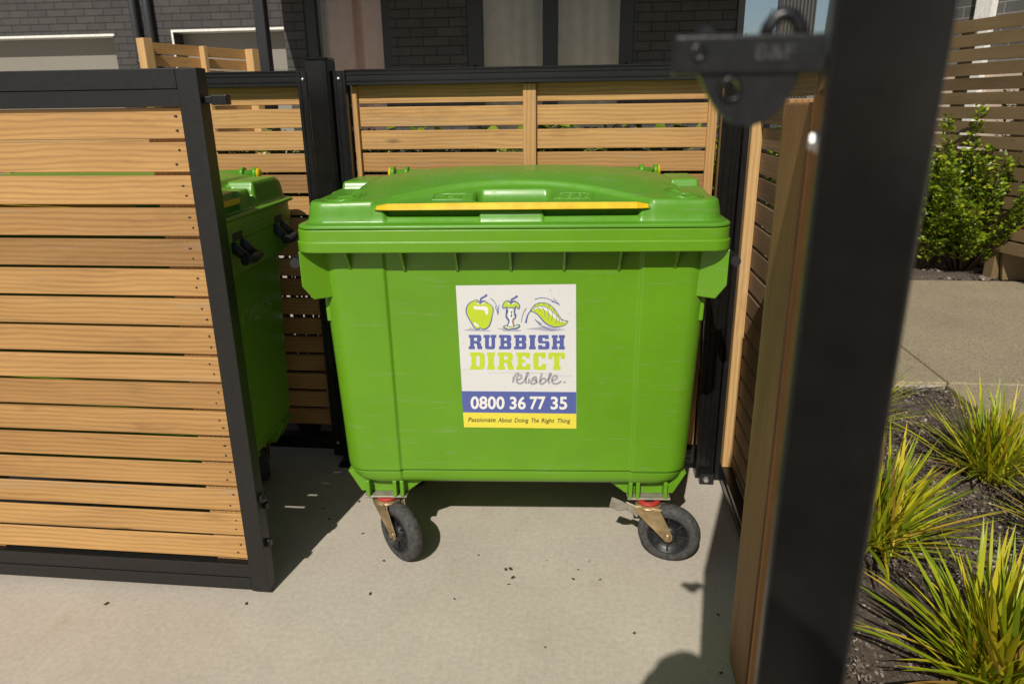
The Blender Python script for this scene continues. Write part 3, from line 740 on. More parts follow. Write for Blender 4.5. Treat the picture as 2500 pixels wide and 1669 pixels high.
        b.prism([(s*x, z) for x, z in pl], lambda x, z: (x, .47, z), lambda x, z: (x, .57, z)); b.box(*sorted((s*.352, s*.505)), .47, .57, .2165, .2295); b.build('foot', 'green', root, local=True, bevel=.002)
    b = MB(); b.prism([(-.285, .275), (-.250, .240), (.262, .240), (.297, .275)], lambda x, z: (x, .205, z-.006), lambda x, z: (x, .56, z-.006)); b.build('tray', 'green', root, local=True, bevel=.003)
    # --- castors
    def castor(px, py, az, brake):
        c = bpy.data.objects.new('castor', None); col.objects.link(c); c.parent = root; c.location = (px, py, 0); c.rotation_euler = (0, 0, az)
        # local: +x is the trail direction
        b = MB(); b.box(-.068, .068, (-.012 if brake else -.028), .070, .2110, .2180, T=Matrix.Rotation(-az, 4, 'Z')); b.build('plate', 'greyzinc', c, local=True, bevel=.002)
        b = MB(); b.lathe([(.020, .2095), (.0355, .2090), (.0365, .2045), (.030, .1975)], Matrix.Identity(4), 28); b.build('seal', 'redplastic', c, local=True)
        b = MB(); b.lathe([(.0, .197), (.036, .1975), (.043, .1935), (.042, .188), (.0, .187)], Matrix.Identity(4), 28)
        for s in (-1, 1):
            pl = [(-.040, .1925), (.044, .1925), (.0865, .108), (.086, .093), (.078, .0835), (.064, .0835), (.0555, .092), (-.036, .176)]
            if s < 0: pl = pl[::-1]
            b.prism(pl, lambda x, z, s=s: (x, s*.0315, z), lambda x, z, s=s: (x, s*.0350, z))
            b.box(*(-.040, .048), *sorted((s*.0315, s*.0345)), .19, .197)
        b.build('fork', 'zinc', c, local=True, bevel=.0012)
        Ty = Matrix.Translation((.070, 0, .100)) @ Matrix.Rotation(R(90), 4, 'X')
        for s in (-1, 1):
            b = MB(); b.lathe([(0, s*.042), (.009, s*.042), (.010, s*.036)], Ty, 6, smooth=False); b.lathe([(.0118, s*.0355), (.0118, s*.0375), (0, s*.0376)], Ty, 16); b.build('axle_bolt', 'zinc', c, local=True)
        b = MB(); b.lathe([(.066, -.021), (.078, -.0235), (.088, -.0225), (.0955, -.017), (.0990, -.008), (.100, 0), (.0990, .008), (.0955, .017), (.088, .0225), (.078, .0235), (.066, .021)], Ty, 48)
        for s in (-1, 1): b.lathe([(.0795, s*.0236), (.0815, s*.0250), (.0835, s*.0236)], Ty, 48)
        wh = b.build('wheel', 'rubber', c, local=True)
        b = MB()
        for s in (-1, 1):
            b.lathe([(.068, s*.022), (.0655, s*.0232), (.0620, s*.0225), (.0605, s*.010), (.030, s*.008)], Ty, 40)
            b.lathe([(.030, s*.008), (.026, s*.022), (.014, s*.024), (.010, s*.024)], Ty, 24)
            for k in range(8):
                a = k*math.pi/4; Tk = Ty @ Matrix.Rotation(a, 4, 'Z'); b.box(.022, .0615, -.003, .003, *sorted((s*.006, s*.019)), T=Tk)
        b.build('hub', 'hub', wh, local=True)
        if brake:
            b = MB(); b.prism([(-.030, .150), (-.012, .186), (-.066, .203), (-.074, .183)], lambda x, z: (x, -.030, z), lambda x, z: (x, -.024, z)); b.build('brake_arm', 'greyzinc', c, local=True, bevel=.002)
            b = MB(); b.prism([(-.060, .178), (-.058, .192), (-.078, .203), (-.112, .212), (-.120, .174), (-.094, .164), (-.076, .168)], lambda x, z: (x, -.036, z+.004), lambda x, z: (x, -.030, z)); b.build('brake_pedal', 'greyzinc', c, local=True, bevel=.002)
    castor(-.420, .145, R(-42-4), False)
    castor(.425, .128, R(-14-4), True)
    castor(-.42, .52, R(70), False); castor(.42, .52, R(116), False)
    # --- outline print on both short ends
    for s in (-1, 1):
        def fs(px, py, off, s=s):
            y = (.506-px*.0001546) if s < 0 else (.160+px*.0001546)
            z = .838-py*.000105; hx = np.interp(z, [.36, .60, .80, 1.0], [.537, .543, .549, .552]); return (s*(hx+off), y, z)
        b = MB(); art_outline(b, fs); o_ = b.build('end_print', 'whiteprint', root, local=True)
    return root
# pictures, in the pixel frame of the enlarged sticker drawing
APPLE = [(575,352),(520,372),(470,395),(430,440),(405,490),(400,550),(420,620),(460,690),(500,760),(540,822),(590,852),(640,828),(685,846),(735,838),(782,800),(820,720),(842,620),(858,540),(852,480),(820,440),(770,410),(725,378),(690,364),(640,374)]
CAP = [(1060,375),(1110,362),(1160,380),(1205,368),(1262,392),(1300,440),(1302,480),(1285,503),(1262,478),(1240,460),(1215,496),(1172,480),(1130,492),(1090,472),(1060,486),(1025,490),(1018,460),(1035,412)]
COREB = [(1085,488),(1092,540),(1078,600),(1085,650),(1120,690),(1122,730),(1095,785),(1210,790),(1192,735),(1188,690),(1232,655),(1232,600),(1212,575),(1236,488)]
BASE = [(1032,802),(1075,782),(1120,800),(1165,808),(1215,795),(1262,775),(1300,772),(1308,792),(1275,822),(1225,835),(1175,836),(1140,852),(1095,845),(1055,826)]
LEAFU = [(1480,545),(1500,505),(1530,465),(1570,428),(1640,402),(1730,402),(1810,430),(1870,478),(1920,540),(1980,628),(2040,690),(2125,707)]
LEAFL = [(2125,707),(2085,760),(2030,788),(1970,802),(1900,804),(1800,776),(1720,722),(1650,640),(1590,582),(1530,552),(1480,545)]
VEIN = [(1485,545),(1540,492),(1620,460),(1710,462),(1800,500),(1870,560),(1940,630),(2010,688),(2120,708)]
ARROWS = [[(815,325),(880,390),(925,480),(940,600)],[(890,460),(918,530),(940,604)],[(955,438),(950,520),(940,604)],
          [(1560,345),(1640,320),(1730,320),(1840,356),(1985,437)],[(1843,376),(1910,398),(1985,437)],[(1880,322),(1925,380),(1985,437)],
          [(1418,490),(1370,572),(1344,660),(1335,730)],[(1563,678),(1640,752),(1740,820),(1820,850),(1890,855)],[(1563,678),(1610,725),(1655,792)],[(1563,678),(1620,722),(1690,757)]]
def art_outline(b, fn):
    stroke(b, fn, APPLE, 13, .0012, 0, True)
    stroke(b, fn, [(640,385),(655,322),(700,300),(745,270)], 14, .0012)
    stroke(b, fn, CAP, 12, .0012, 0, True); stroke(b, fn, COREB, 12, .0014, 0, True); stroke(b, fn, BASE, 12, .0012, 0, True)
    stroke(b, fn, [(1158,400),(1170,350),(1215,325),(1262,290)], 14, .0012)
    stroke(b, fn, LEAFU, 12, .0012); stroke(b, fn, LEAFL, 12, .0013); stroke(b, fn, VEIN, 10, .0014); stroke(b, fn, [(1480,545),(1440,612),(1412,735)], 14, .0014)
    for a in ARROWS: stroke(b, fn, a, 9, .0012)
    xs = 395; wd = [190, 180, 175, 175, 95, 165, 185]
    for ch, q in zip('RUBBISH', wd): slab(b, fn, ch, xs-200, 960, xs-200+q*.72, 1230, .0012); xs += q*.72+12
    xs += 60
    for ch, q in zip('DIRECT', (200, 105, 210, 190, 175, 220)): slab(b, fn, ch, xs-200, 960, xs-200+q*.72, 1230, .0012); xs += q*.72+12

def sticker(root):
    # sheet corners on the bin front (x, z) and in the drawing's pixel frame
    src = np.array([(133,68),(1347,53),(1357,1505),(219,1497)], float)
    dst = np.array([(-.1618,.940),(.1798,.943),(.1893,.474),(-.1555,.477)], float)
    A = []
    for (x, y), (u, v) in zip(src, dst):
        A.append([x,y,1,0,0,0,-u*x,-u*y,u]); A.append([0,0,0,x,y,1,-v*x,-v*y,v])
    A = np.array(A); h = np.linalg.solve(A[:, :8], A[:, 8])
    def fn(px, py, off):
        d = h[6]*px+h[7]*py+1; x = (h[0]*px+h[1]*py+h[2])/d; z = (h[3]*px+h[4]*py+h[5])/d
        return (x, yf(z)+.008-off, z)
    k = 4.125/6.909
    f4 = lambda px, py, off: fn(px*k, py*k, off)
    b = MB(); n = 8
    fill(b, fn, [(133,68),(1347,53),(1352,760),(1357,1505),(219,1497),(176,780)], .0012); sh = b.build('sticker', 'sheet', root, local=True)
    b = MB(); fill(b, fn, [(194,1131),(1353,1136),(1354,1354),(208,1346)], .0016, 0); b.build('blue_band', 'blue', sh, local=True)
    b = MB(); fill(b, fn, [(208,1346),(1354,1354),(1357,1505),(219,1497)], .0016, 0); b.build('yellow_band', 'pyellow', sh, local=True)
    # lettering
    b = MB()
    for ch, x0, x1 in (('R',445,673),('U',695,913),('B',957,1166),('B',1212,1420),('I',1466,1580),('S',1615,1812),('H',1850,2072)): slab(b, f4, ch, x0, 943, x1, 1185, .0017)
    b.build('lettering', 'blue', sh, local=True)
    b = MB()
    for ch, x0, x1 in (('D',465,715),('I',755,888),('R',935,1207),('E',1250,1487),('C',1540,1755),('T',1793,2073)): slab(b, f4, ch, x0, 1240, x1, 1529, .0017)
    b.build('lettering', 'lime', sh, local=True)
    b = MB()
    for t, x0, x1 in (('0800',285,630),('36',682,845),('77',885,1045),('35',1096,1264)): text_into(b, fn, t, x0, 1181, x1, 1313, .025, 0, .0022)
    b.build('lettering', 'pwhite', sh, local=True)
    b = MB()
    for t, x0, x1, ya, yb in (('Passionate',262,545,1396,1441),('About',566,710,1398,1443),('Doing',730,875,1400,1457),('The',896,982,1401,1445),('Right',1003,1137,1402,1459),('Thing',1158,1297,1403,1460)):
        text_into(b, fn, t, x0, ya, x1-6, yb, .010, .16, .0022)
    b.build('lettering', 'pdark', sh, local=True)
    b = MB(); W_ = 19
    for s_ in ([(716,985),(718,1010),(714,1045)],[(716,1035),(728,985),(750,955),(775,950)],
               [(752,1018),(785,1008),(802,985),(790,966),(768,972),(752,1000),(754,1035),(778,1052),(812,1042),(835,1015)],
               [(835,1015),(858,975),(868,948),(858,945),(845,985),(842,1030),(852,1054)],
               [(880,1000),(872,1030),(874,1052)],[(884,968),(888,972)],
               [(905,1005),(935,985),(950,1000),(945,1040),(920,1056),(896,1046),(905,1022),(935,1012),(950,1030),(962,1048)],
               [(1008,948),(992,1000),(985,1045),(1008,1055),(1035,1040),(1045,1012),(1028,998),(1003,1012),(992,1035)],
               [(1045,1030),(1080,1000),(1098,960),(1090,948),(1078,985),(1074,1030),(1086,1052)],
               [(1106,1022),(1140,1012),(1160,990),(1148,972),(1124,980),(1108,1010),(1112,1040),(1140,1054),(1175,1045),(1203,1026)]):
        stroke(b, fn, s_, W_, .0016, 0)
    fill(b, fn, [(1225,1030),(1236,1025),(1246,1032),(1246,1044),(1236,1050),(1226,1044)], .0016); b.build('lettering', 'pgrey', sh, local=True)
    # pictures
    b = MB(); mats = ['lime', 'blue', 'pwhite', 'lilac', 'pyellow', 'porange']
    for sp in ([(355,868),(450,840),(480,820),(540,850),(800,866),(825,872),(790,885),(560,880)],[(915,838),(1010,828),(1060,845),(1240,850),(1345,862),(1300,885),(1030,880),(1000,850)],[(1405,840),(1600,818),(1720,790),(1850,815),(2085,850),(1900,882),(1750,875),(1600,855)]): fill(b, f4, sp, .0016, 3)
    fill(b, f4, smooth_pts(APPLE, True, 3), .0019, 0)
    fill(b, f4, smooth_pts([(530,460),(640,462),(735,465),(772,505),(768,590),(745,608),(722,570),(702,528),(600,520),(536,506)], True, 3), .0022, 2)
    fill(b, f4, smooth_pts([(530,742),(560,735),(612,782),(612,805),(588,808),(548,782)], True, 3), .0022, 2)
    fill(b, f4, [(565,398),(600,380),(640,400),(690,380),(722,400),(690,428),(640,414),(598,428)], .0022, 2)
    stroke(b, f4, APPLE, [10,10,13,16,18,16,16,16,18,16,16,12,16,18,18,16,10,16,8,8,14,12,8,8], .0025, 1, True)
    stroke(b, f4, [(575,396),(610,388),(640,410),(680,386),(705,394)], 16, .0025, 1); stroke(b, f4, [(640,405),(652,330),(700,304),(752,266)], [20,26,24,34], .0026, 1)
    stroke(b, f4, [(560,362),(548,400),(570,425),(640,440),(720,420),(745,385)], 8, .0023, 4)
    fill(b, f4, COREB, .0018, 2); stroke(b, f4, COREB[:7], [14,44,22,30,34,20,18], .0020, 1); stroke(b, f4, COREB[7:], [22,30,34,22,40,30,18], .0020, 1)
    stroke(b, f4, [(1105,510),(1110,560),(1098,610),(1112,660)], 16, .0021, 0); stroke(b, f4, [(1205,650),(1178,690),(1180,740),(1200,790)], 14, .0021, 5); stroke(b, f4, [(1200,500),(1192,540),(1205,580),(1205,640)], 15, .0021, 0)
    fill(b, f4, [(1160,530),(1182,562),(1164,596),(1156,560)], .0023, 1); fill(b, f4, [(1168,588),(1184,614),(1164,654),(1150,620)], .0023, 1)
    fill(b, f4, CAP, .0019, 0); fill(b, f4, [(1090,398),(1120,384),(1158,402),(1200,384),(1232,402),(1205,428),(1158,414),(1118,430)], .0022, 2)
    stroke(b, f4, CAP, [8,8,8,12,14,18,16,14,14,18,16,14,12,12,16,16,14,10], .0025, 1, True); stroke(b, f4, [(1095,396),(1125,388),(1158,412),(1195,388),(1225,394)], 16, .0025, 1); stroke(b, f4, [(1158,405),(1170,345),(1215,322),(1268,284)], [20,26,24,34], .0026, 1)
    fill(b, f4, BASE, .0019, 0); stroke(b, f4, [(1060,800),(1120,815),(1200,810),(1280,790)], 16, .0022, 2); stroke(b, f4, BASE, [14,12,8,8,10,12,16,20,22,16,14,18,18,18], .0025, 1, True)
    lf = smooth_pts(LEAFU, False, 3)+smooth_pts(LEAFL, False, 3)[1:-1]
    fill(b, f4, lf, .0019, 0)
    vs = smooth_pts(VEIN, False, 3)
    low = [(2080,730),(2000,720),(1930,680),(1850,620),(1780,545),(1700,505),(1620,492),(1545,520)]
    fill(b, f4, [tuple(p) for p in vs[2:-2]]+low, .0022, 2)
    stroke(b, f4, LEAFU, 9, .0025, 1); stroke(b, f4, LEAFL, [7,9,10,12,14,16,18,18,14,10,8], .0026, 1); stroke(b, f4, VEIN, 7, .0026, 1); stroke(b, f4, [(1480,545),(1440,612),(1410,738)], [12,18,30], .0025, 1)
    for p in ([(1540,492),(1560,515),(1572,545)],[(1600,465),(1632,500),(1648,555)],[(1680,460),(1722,530),(1735,650)],[(1765,482),(1795,560),(1788,690)],[(1850,545),(1862,620),(1835,718)],[(1925,615),(1935,680),(1910,752)],[(1970,655),(1980,700),(1970,760)],[(2020,695),(2026,725),(2018,760)],
              [(1640,404),(1620,420),(1622,440)],[(1720,402),(1712,420),(1728,448)],[(1800,428),(1800,450),(1818,485)],[(1870,480),(1890,520),(1905,570)],[(1930,560),(1955,600),(1965,630)],[(1575,430),(1560,450),(1562,470)]): stroke(b, f4, p, [6,7,3], .0026, 1)
    for a in ARROWS: stroke(b, f4, a, [10,9,7], .0023, 1)
    b.build('fruit_picture', mats, sh, local=True)
    # scuffs
    b = MB()
    for p in ([(185,905),(240,910),(300,908)],[(184,942),(200,944)],[(460,946),(700,938),(1000,944),(1200,960)],[(1040,968),(1200,974),(1320,974)]): stroke(b, fn, p, [.8, 1.8, .6], .0028, 0)
    for x, y in ((1089,108),(1088,121),(1097,155),(1172,158),(210,642),(632,1090),(1284,342),(1290,974)): fill(b, fn, [(x-4,y),(x,y-4),(x+4,y+1),(x,y+5)], .0028, 0)
    b.build('scuffs', 'pgrey', sh, local=True)

def scrapes(root):
    r = np.random.RandomState(77)
    for _ in range(16):
        x = r.uniform(-.50, .50); z = r.uniform(.36, .95); L_ = r.uniform(.02, .10)
        if -.20 < x < .24 and z > .44: continue
        b = MB(); dz = r.normal(0, .006); inset = .008 if abs(x) < .33 else 0.0
        if .33 < abs(x) < .40 or abs(x)+L_ > .47: continue
        f = lambda px, py, off: (px, yf(py)+inset-off, py)
        stroke(b, f, [(x, z), (x+L_*.5, z+dz*.6), (x+L_, z+dz)], [.0003, .0011, .0003], .0005); b.build('scrape', 'scrape', root, local=True)
bin1 = make_bin()
bin2 = copy_tree(bin1)
bin1.location = (-.216, 1.93, 0); bin1.rotation_euler = (0, 0, R(4.0)); bin1.scale = (1.022, 1, 1)
bin2.location = (-1.655, 1.865, 0); bin2.rotation_euler = (0, 0, R(4.2))
tag(bin2, 'second green rubbish bin, shaded and half hidden behind the open slatted gate')
sticker(bin1); scrapes(bin1)

# frayed string hanging behind the left foot of the bin
b = MB(); p0 = Vector((-.775, 2.22, .30))
for k in range(7):
    a = rng.uniform(-.01, .01); b.tube([p0+Vector((a, 0, 0)), p0+Vector((-.012+a*.6, .0, -.06)), p0+Vector((-.004+a, .004, -.13)), p0+Vector((.018+a*2, .0, -.19-rng.uniform(0, .03)))], .0016, 5)
tag(b.build('string', 'string'), 'frayed strand of pale string hanging at the left end of the green bin', 'string')

# dry leaf fragments on the concrete
frag = None
for i, (x, y, s) in enumerate([(-.25, 1.96, .010), (-.235, 1.965, .012), (-.222, 1.92, .011), (-.232, 1.885, .007), (-.03, 1.93, .008), (.055, 1.935, .007), (-.015, 1.98, .006), (-.655, 1.80, .010), (-.39, 1.80, .006), (-.70, 2.30, .010), (-.74, 2.36, .009), (-.78, 2.12, .008), (-.62, 2.24, .006), (-.58, 2.02, .006), (-.66, 1.97, .007), (-.35, 2.03, .005), (-.12, 2.02, .004), (.02, 2.03, .004), (-1.02, 1.72, .009), (-1.45, 1.68, .010), (-.98, 2.27, .009), (-.93, 2.20, .008), (-.86, 2.33, .010), (.40, 1.80, .007), (.37, 1.57, .008), (-.1, 1.62, .005), (.15, 1.70, .007)]):
    if frag is None:
        b = MB(); q = [(math.cos(t*.785)*(1 if t % 2 else .7), math.sin(t*.785)*.6*(1 if t % 3 else .75), .12*(t % 2)) for t in range(8)]
        b.add(q+[(0, 0, .25)], [(k, (k+1) % 8, 8) for k in range(8)], smooth=True); frag = b.build('leaf_fragment', 'litter'); o = frag
        tag(o, 'tiny dark dry leaf fragment lying on the pale concrete', 'leaf fragment', 'leaf fragments scattered on the concrete')
    else: o = frag.copy(); col.objects.link(o)
    o.location = (x, y, .0015); o.scale = (s, s*rng.uniform(.7, 1.2), s); o.rotation_euler = (0, 0, rng.uniform(0, 6))

# ------------------------------------------------------------------ plants
def tuft(name, x, y, n, ln, seed, label, lean=(0, 0), z=.01, bw=1.0, kind=None):
    r = np.random.RandomState(seed); b = MB()
    for _ in range(n):
        a = r.uniform(0, 2*math.pi); L_ = ln*r.uniform(.55, 1.1); el = R(r.uniform(22, 84)); droop = r.uniform(.15, .9)*(1.1-el/1.6)
        bx, by = x+r.normal(0, .028), y+r.normal(0, .028); wd = r.uniform(.0036, .0062)*bw*min(1, .35+.65*L_/ln)
        dx, dy = math.cos(a)+lean[0], math.sin(a)+lean[1]; q = math.hypot(dx, dy); dx, dy = dx/q, dy/q
        px, py = -dy, dx; V = []; n_ = 6; px0, pz0 = 0.0, z; ang = el
        tw = r.uniform(-.5, .5)
        for i in range(n_+1):
            t = i/n_; wv = wd*(1-.15*(1-t))*(1 if t < .55 else max(.02, 1-((t-.55)/.45)**1.6))
            nx_, ny_ = px*math.cos(tw*t)-dx*math.sin(tw*t)*.5, py*math.cos(tw*t)-dy*math.sin(tw*t)*.5
            cx, cy = bx+dx*px0, by+dy*px0
            V += [(cx-nx_*wv, cy-ny_*wv, pz0+wv*.35), (cx, cy, pz0), (cx+nx_*wv, cy+ny_*wv, pz0+wv*.35)]
            px0 += L_/n_*math.cos(ang); pz0 += L_/n_*math.sin(ang); ang -= droop*L_*2.6/n_*(.4+t)
        F = []
        for i in range(n_): F += [(3*i, 3*i+1, 3*i+4, 3*i+3), (3*i+1, 3*i+2, 3*i+5, 3*i+4)]
        b.add(V, F, smooth=True)
    return tag(b.build(name, 'blade'), label, 'grass plant', 'strap leaved grass plants in the mulch bed')
tuft('grass_tuft', 1.60, 2.72, 320, .38, 11, 'yellow green grass clump beside the concrete path edge, widest of the back ones')
tuft('grass_tuft', .98, 2.20, 270, .40, 12, 'green grass clump just right of the black gate, in the middle of the mulch bed', (.25, .05), bw=1.25)
tuft('grass_tuft', 1.05, 1.57, 360, .40, 13, 'large yellow striped grass clump in front, at the bottom right', bw=1.45)
tuft('grass_tuft', 1.66, 2.22, 220, .38, 14, 'grass clump cut off by the right edge, between front and back clumps')
tuft('grass_tuft', 1.20, 3.18, 200, .40, 15, 'grass clump half hidden behind the black gate, farthest along the mulch bed', (.3, 0))

def shrub(name, x, y, h, rad, nst, nlf, lsize, seed, label, z=0.0, low=.15, group=None, flat=1.0, spire=None, hr=(.62, 1.0)):
    r = np.random.RandomState(seed); root = empty(name, (x, y, z), label, 'shrub', group=group)
    sb = MB(); lb = MB(); stems = []
    for k in range(nst):
        a = r.uniform(0, 6.28); rr = rad*math.sqrt(r.uniform(.02, 1)); hh = h*r.uniform(*hr)*(1-(.28 if hr[0] < .7 else .05)*(rr/rad)**2)
        if spire and k < len(spire): (sx, sy, hh) = spire[k]
        else: sx, sy = rr*math.cos(a), rr*math.sin(a)*flat
        P = [Vector((x+sx*.12, y+sy*.12, z)), Vector((x+sx*.55, y+sy*.5, z+hh*.38)), Vector((x+sx*.9+r.normal(0, .02), y+sy*.88, z+hh*.7)), Vector((x+sx+r.normal(0, .03), y+sy, z+hh))]
        sb.tube(P, [.011, .008, .005, .002], 6); stems.append(P)
    for _ in range(nlf):
        P = stems[r.randint(len(stems))]; t = low+(1-low)*r.uniform(0, 1)**.85; t3 = t*3; i = min(2, int(t3)); c = P[i].lerp(P[i+1], t3-i)
        a = r.uniform(0, 6.28); off = r.uniform(.01, .085)*(1.15-.75*t); c = c+Vector((off*math.cos(a), off*math.sin(a), r.normal(0, .018)))
        d = Vector((math.cos(a)+r.normal(0, .4), math.sin(a)+r.normal(0, .4), r.uniform(-.1, 1.1))).normalized()
        n0 = Vector((r.normal(0, .7), r.normal(-.25, .7), 1.0)); s_ = d.cross(n0).normalized(); u_ = s_.cross(d); L_ = lsize*r.uniform(.55, 1.15); W_ = L_*r.uniform(.26, .36)
        lb.add([c, c+d*L_*.35+s_*W_+u_*L_*.06, c+d*L_*.4-u_*L_*.02, c+d*L_*.35-s_*W_+u_*L_*.06, c+d*L_*.75+s_*W_*.75+u_*L_*.03, c+d*L_*.78-u_*L_*.05, c+d*L_*.75-s_*W_*.75+u_*L_*.03, c+d*L_-u_*L_*.12],
               [(0, 2, 1), (0, 3, 2), (1, 2, 5, 4), (2, 3, 6, 5), (4, 5, 7), (5, 6, 7)], smooth=True)
    sb.build('stems', 'stem', root); lb.build('foliage', 'leaf', root); return root
shrub('shrub', 3.26, 6.60, 1.24, .64, 40, 11000, .050, 21, 'bushy glossy green shrub with a tall shoot, in front of the brown fence at right', low=.2, spire=[(.16, 0, 1.50), (.30, .1, 1.34), (-.25, 0, 1.30), (.46, .05, 1.36), (-.04, 0, 1.38), (-.5, 0, 1.22)])
shrub('shrub', 2.92, 6.66, 1.12, .46, 28, 6000, .048, 22, 'smaller yellow green shrub beside the black gate, left of the bushy one', low=.2)
shrub('shrub', 3.86, 6.42, 1.10, .40, 20, 3200, .056, 23, 'loose green shrub cut off by the right edge of the picture', low=.3)
GH = 'hedge shrubs behind the slat fence'
for i, (x, sd_) in enumerate(((-1.75, 31), (-1.30, 32), (-.72, 33), (-.30, 34), (.12, 35), (.52, 36))):
    shrub('hedge_shrub', x, 2.98, 1.41, .38, 36, 3000, .046, sd_, 'leafy green hedge shrub showing through the gaps of the back slat fence', z=-.02, low=.66, group=GH, flat=.45, hr=(.84, 1.0))
for i, (x, y, sd_) in enumerate(((.86, 2.62, 41), (.90, 3.15, 42))):
    shrub('hedge_shrub', x, y, 1.30, .15, 12, 800, .05, sd_, 'leafy green shrub seen through the gaps of the side slat fence', z=-.02, low=.3, group='shrubs beyond the side slat fence')

# ------------------------------------------------------------------ house with garages behind
house = empty('brick_house', (-4, 11, 0), 'charcoal painted brick house with garage doors and curtained windows in the background', 'house')
YF, YB = 12.0, 9.6
b = MB()   # far wing, built round the two garage openings
G1 = (-11.8, -7.92, 2.665); G2 = (-6.86, -4.95, 2.70)
b.box(-16, G1[0], YF, YF+.3, -.05, 6); b.box(G1[1], G2[0], YF, YF+.3, -.05, 6); b.box(G2[1], -3.8, YF, YF+.3, -.05, 6)
b.box(G1[0], G1[1], YF, YF+.3, G1[2], 6); b.box(G2[0], G2[1], YF, YF+.3, G2[2], 6)
b.build('wall', 'brick', house)
for x0, x1, zt in (G1, G2):
    b = MB(); b.box(x0+.002, x1-.002, YF+.275, YF+.32, 0, zt+.1)
    for k in range(1, 6): b.box(x0+.002, x1-.002, YF+.270, YF+.276, zt-.2-k*.42, zt-.2-k*.42+.015)
    b.build('garage_door', 'garage', house)
    b = MB(); b.box(x0-.03, x1+.03, YF-.02, YF+.27, zt-.035, zt); b.box(x0-.03, x0, YF-.02, YF+.02, 0, zt-.035); b.build('door_trim', 'whitetrim', house)
for x in (-7.44, -7.20):
    b = MB(); b.tube([(x, YF-.09, 0), (x, YF-.09, 5.8)], .064, 16)
    for z in (.6, 2.2, 3.6, 5): b.tube([(x, YF-.09, z), (x, YF-.09, z+.05)], .082, 16)
    b.build('downpipe', 'pipe', house)
# near wing: brick piers, glazed openings, overhang
piers = [(-3.98, -3.70), (-2.58, -1.60), (.48, 1.70)]
b = MB()
for x0, x1 in piers:
    b = MB(); b.box(x0, x1, YB, YB+.22, -.05, 3.0); b.build('pier', 'brick', house)
b = MB(); b.box(-4.03, -3.90, YB+.23, 12.0, -.05, 3.0); b.build('side_wall', 'brick', house)
b = MB(); b.box(-4.08, 1.80, 7.85, 13, 3.0, 3.28); b.build('overhang', 'charcoal', house)
b = MB(); b.box(-4.08, 1.80, 8.05, 13, 3.281, 6); b.build('upper_wall', 'brick', house)
b = MB(); b.box(1.705, 1.78, YB-.03, YB+.2, -.05, 2.998); b.build('corner_board', 'greypost', house)
b = MB(); b.box(1.70, 1.79, 9.83, 13, -.05, 2.998); b.build('wall', 'charcoal', house)
b = MB(); b.box(-3.60, -3.485, 7.92, 8.035, -.02, 2.999); b.build('post', 'frame', house, bevel=.006)
b = MB(); b.box(-3.9, 1.69, 11.0, 11.1, 0, 3.0); b.build('room_back', 'dark', house)
def window(x0, x1, mull, cur, handles=()):
    f = MB(); y0, y1 = YB+.03, YB+.11
    f.box(x0, x1, y0, y1, 2.85, 3.0); f.box(x0, x1, y0, y1, .05, .15)
    for a, c in mull: f.box(a, c, y0-.01, y1, .15, 2.85)
    fr = f.build('window_frame', 'frame', house, bevel=.004)
    g = MB(); g.box(x0+.02, x1-.02, YB+.065, YB+.071, .15, 2.85); g.build('pane', 'glass', fr)
    for a, c, mt, sd_ in cur:
        r = np.random.RandomState(sd_); V = []; nx, nz = 70, 14; ph = r.uniform(0, 6, 4)
        for j in range(nz+1):
            for i in range(nx+1):
                u = i/nx; z = .12+2.72*j/nz; gather = .78+.22*(j/nz)
                xx = (a+c)/2+(u-.5)*(c-a)
                y = YB+.22+.050*math.sin(u*9+ph[0]+1.1*math.sin(z*1.1+ph[3]))+.014*math.sin(u*23+ph[1]+z*.9)+.028*math.sin(u*5+z*1.7+ph[2])
                V.append((xx, y, z))
        cb = MB(); cb.add(V, [(j*(nx+1)+i, j*(nx+1)+i+1, (j+1)*(nx+1)+i+1, (j+1)*(nx+1)+i) for j in range(nz) for i in range(nx)], smooth=True); cb.build('curtain', mt, fr)
window(-3.70, -2.58, [(-3.70, -3.55), (-2.69, -2.58)], [(-3.56, -2.66, 'curtain', 5)])
window(-1.60, .48, [(-1.60, -1.40), (-.645, -.455), (.305, .48)], [(-1.42, -.64, 'curtain2', 6), (-.47, .32, 'curtain2', 9)])
for x in (-1.50, .40):
    b = MB(); b.tube([(x, YB-.005, 1.75), (x, YB-.04, 1.76), (x, YB-.04, 1.93), (x, YB-.005, 1.94)], .011, 8); b.build('door_handle', 'frame', house)

# ------------------------------------------------------------------ timber fence in the middle distance (left)
tf = empty('timber_fence', (-3.8, 7.1, 0), 'short honey coloured timber fence with square posts, above the gate at left', 'fence')
A0, A1 = Vector((-4.035, 6.50, 0)), Vector((-3.58, 7.66, 0)); dd = (A1-A0).normalized(); nn = Vector((dd.y, -dd.x, 0))
TF = Matrix(((dd.x, nn.x, 0, A0.x), (dd.y, nn.y, 0, A0.y), (0, 0, 1, 0), (0, 0, 0, 1))); LF = (A1-A0).length
b = MB(); z = 2.03
while z > .2: b.box(.0, LF, -.03, -.010, z-.093, z, 0, 0, TF); z -= .107
b.build('slat_panel', 'wood', tf, bevel=.002)
for a0, a1, w0, w1, zt in ((-.045, .045, -.005, .095, 2.055), (LF*.52-.022, LF*.52+.022, -.0095, .06, 2.03), (LF-.05, LF+.04, -.005, .10, 2.035)):
    b = MB(); b.box(a0, a1, w0, w1, 0, zt, 0, 2, TF); b.build('post', 'post_wood', tf, bevel=.003)

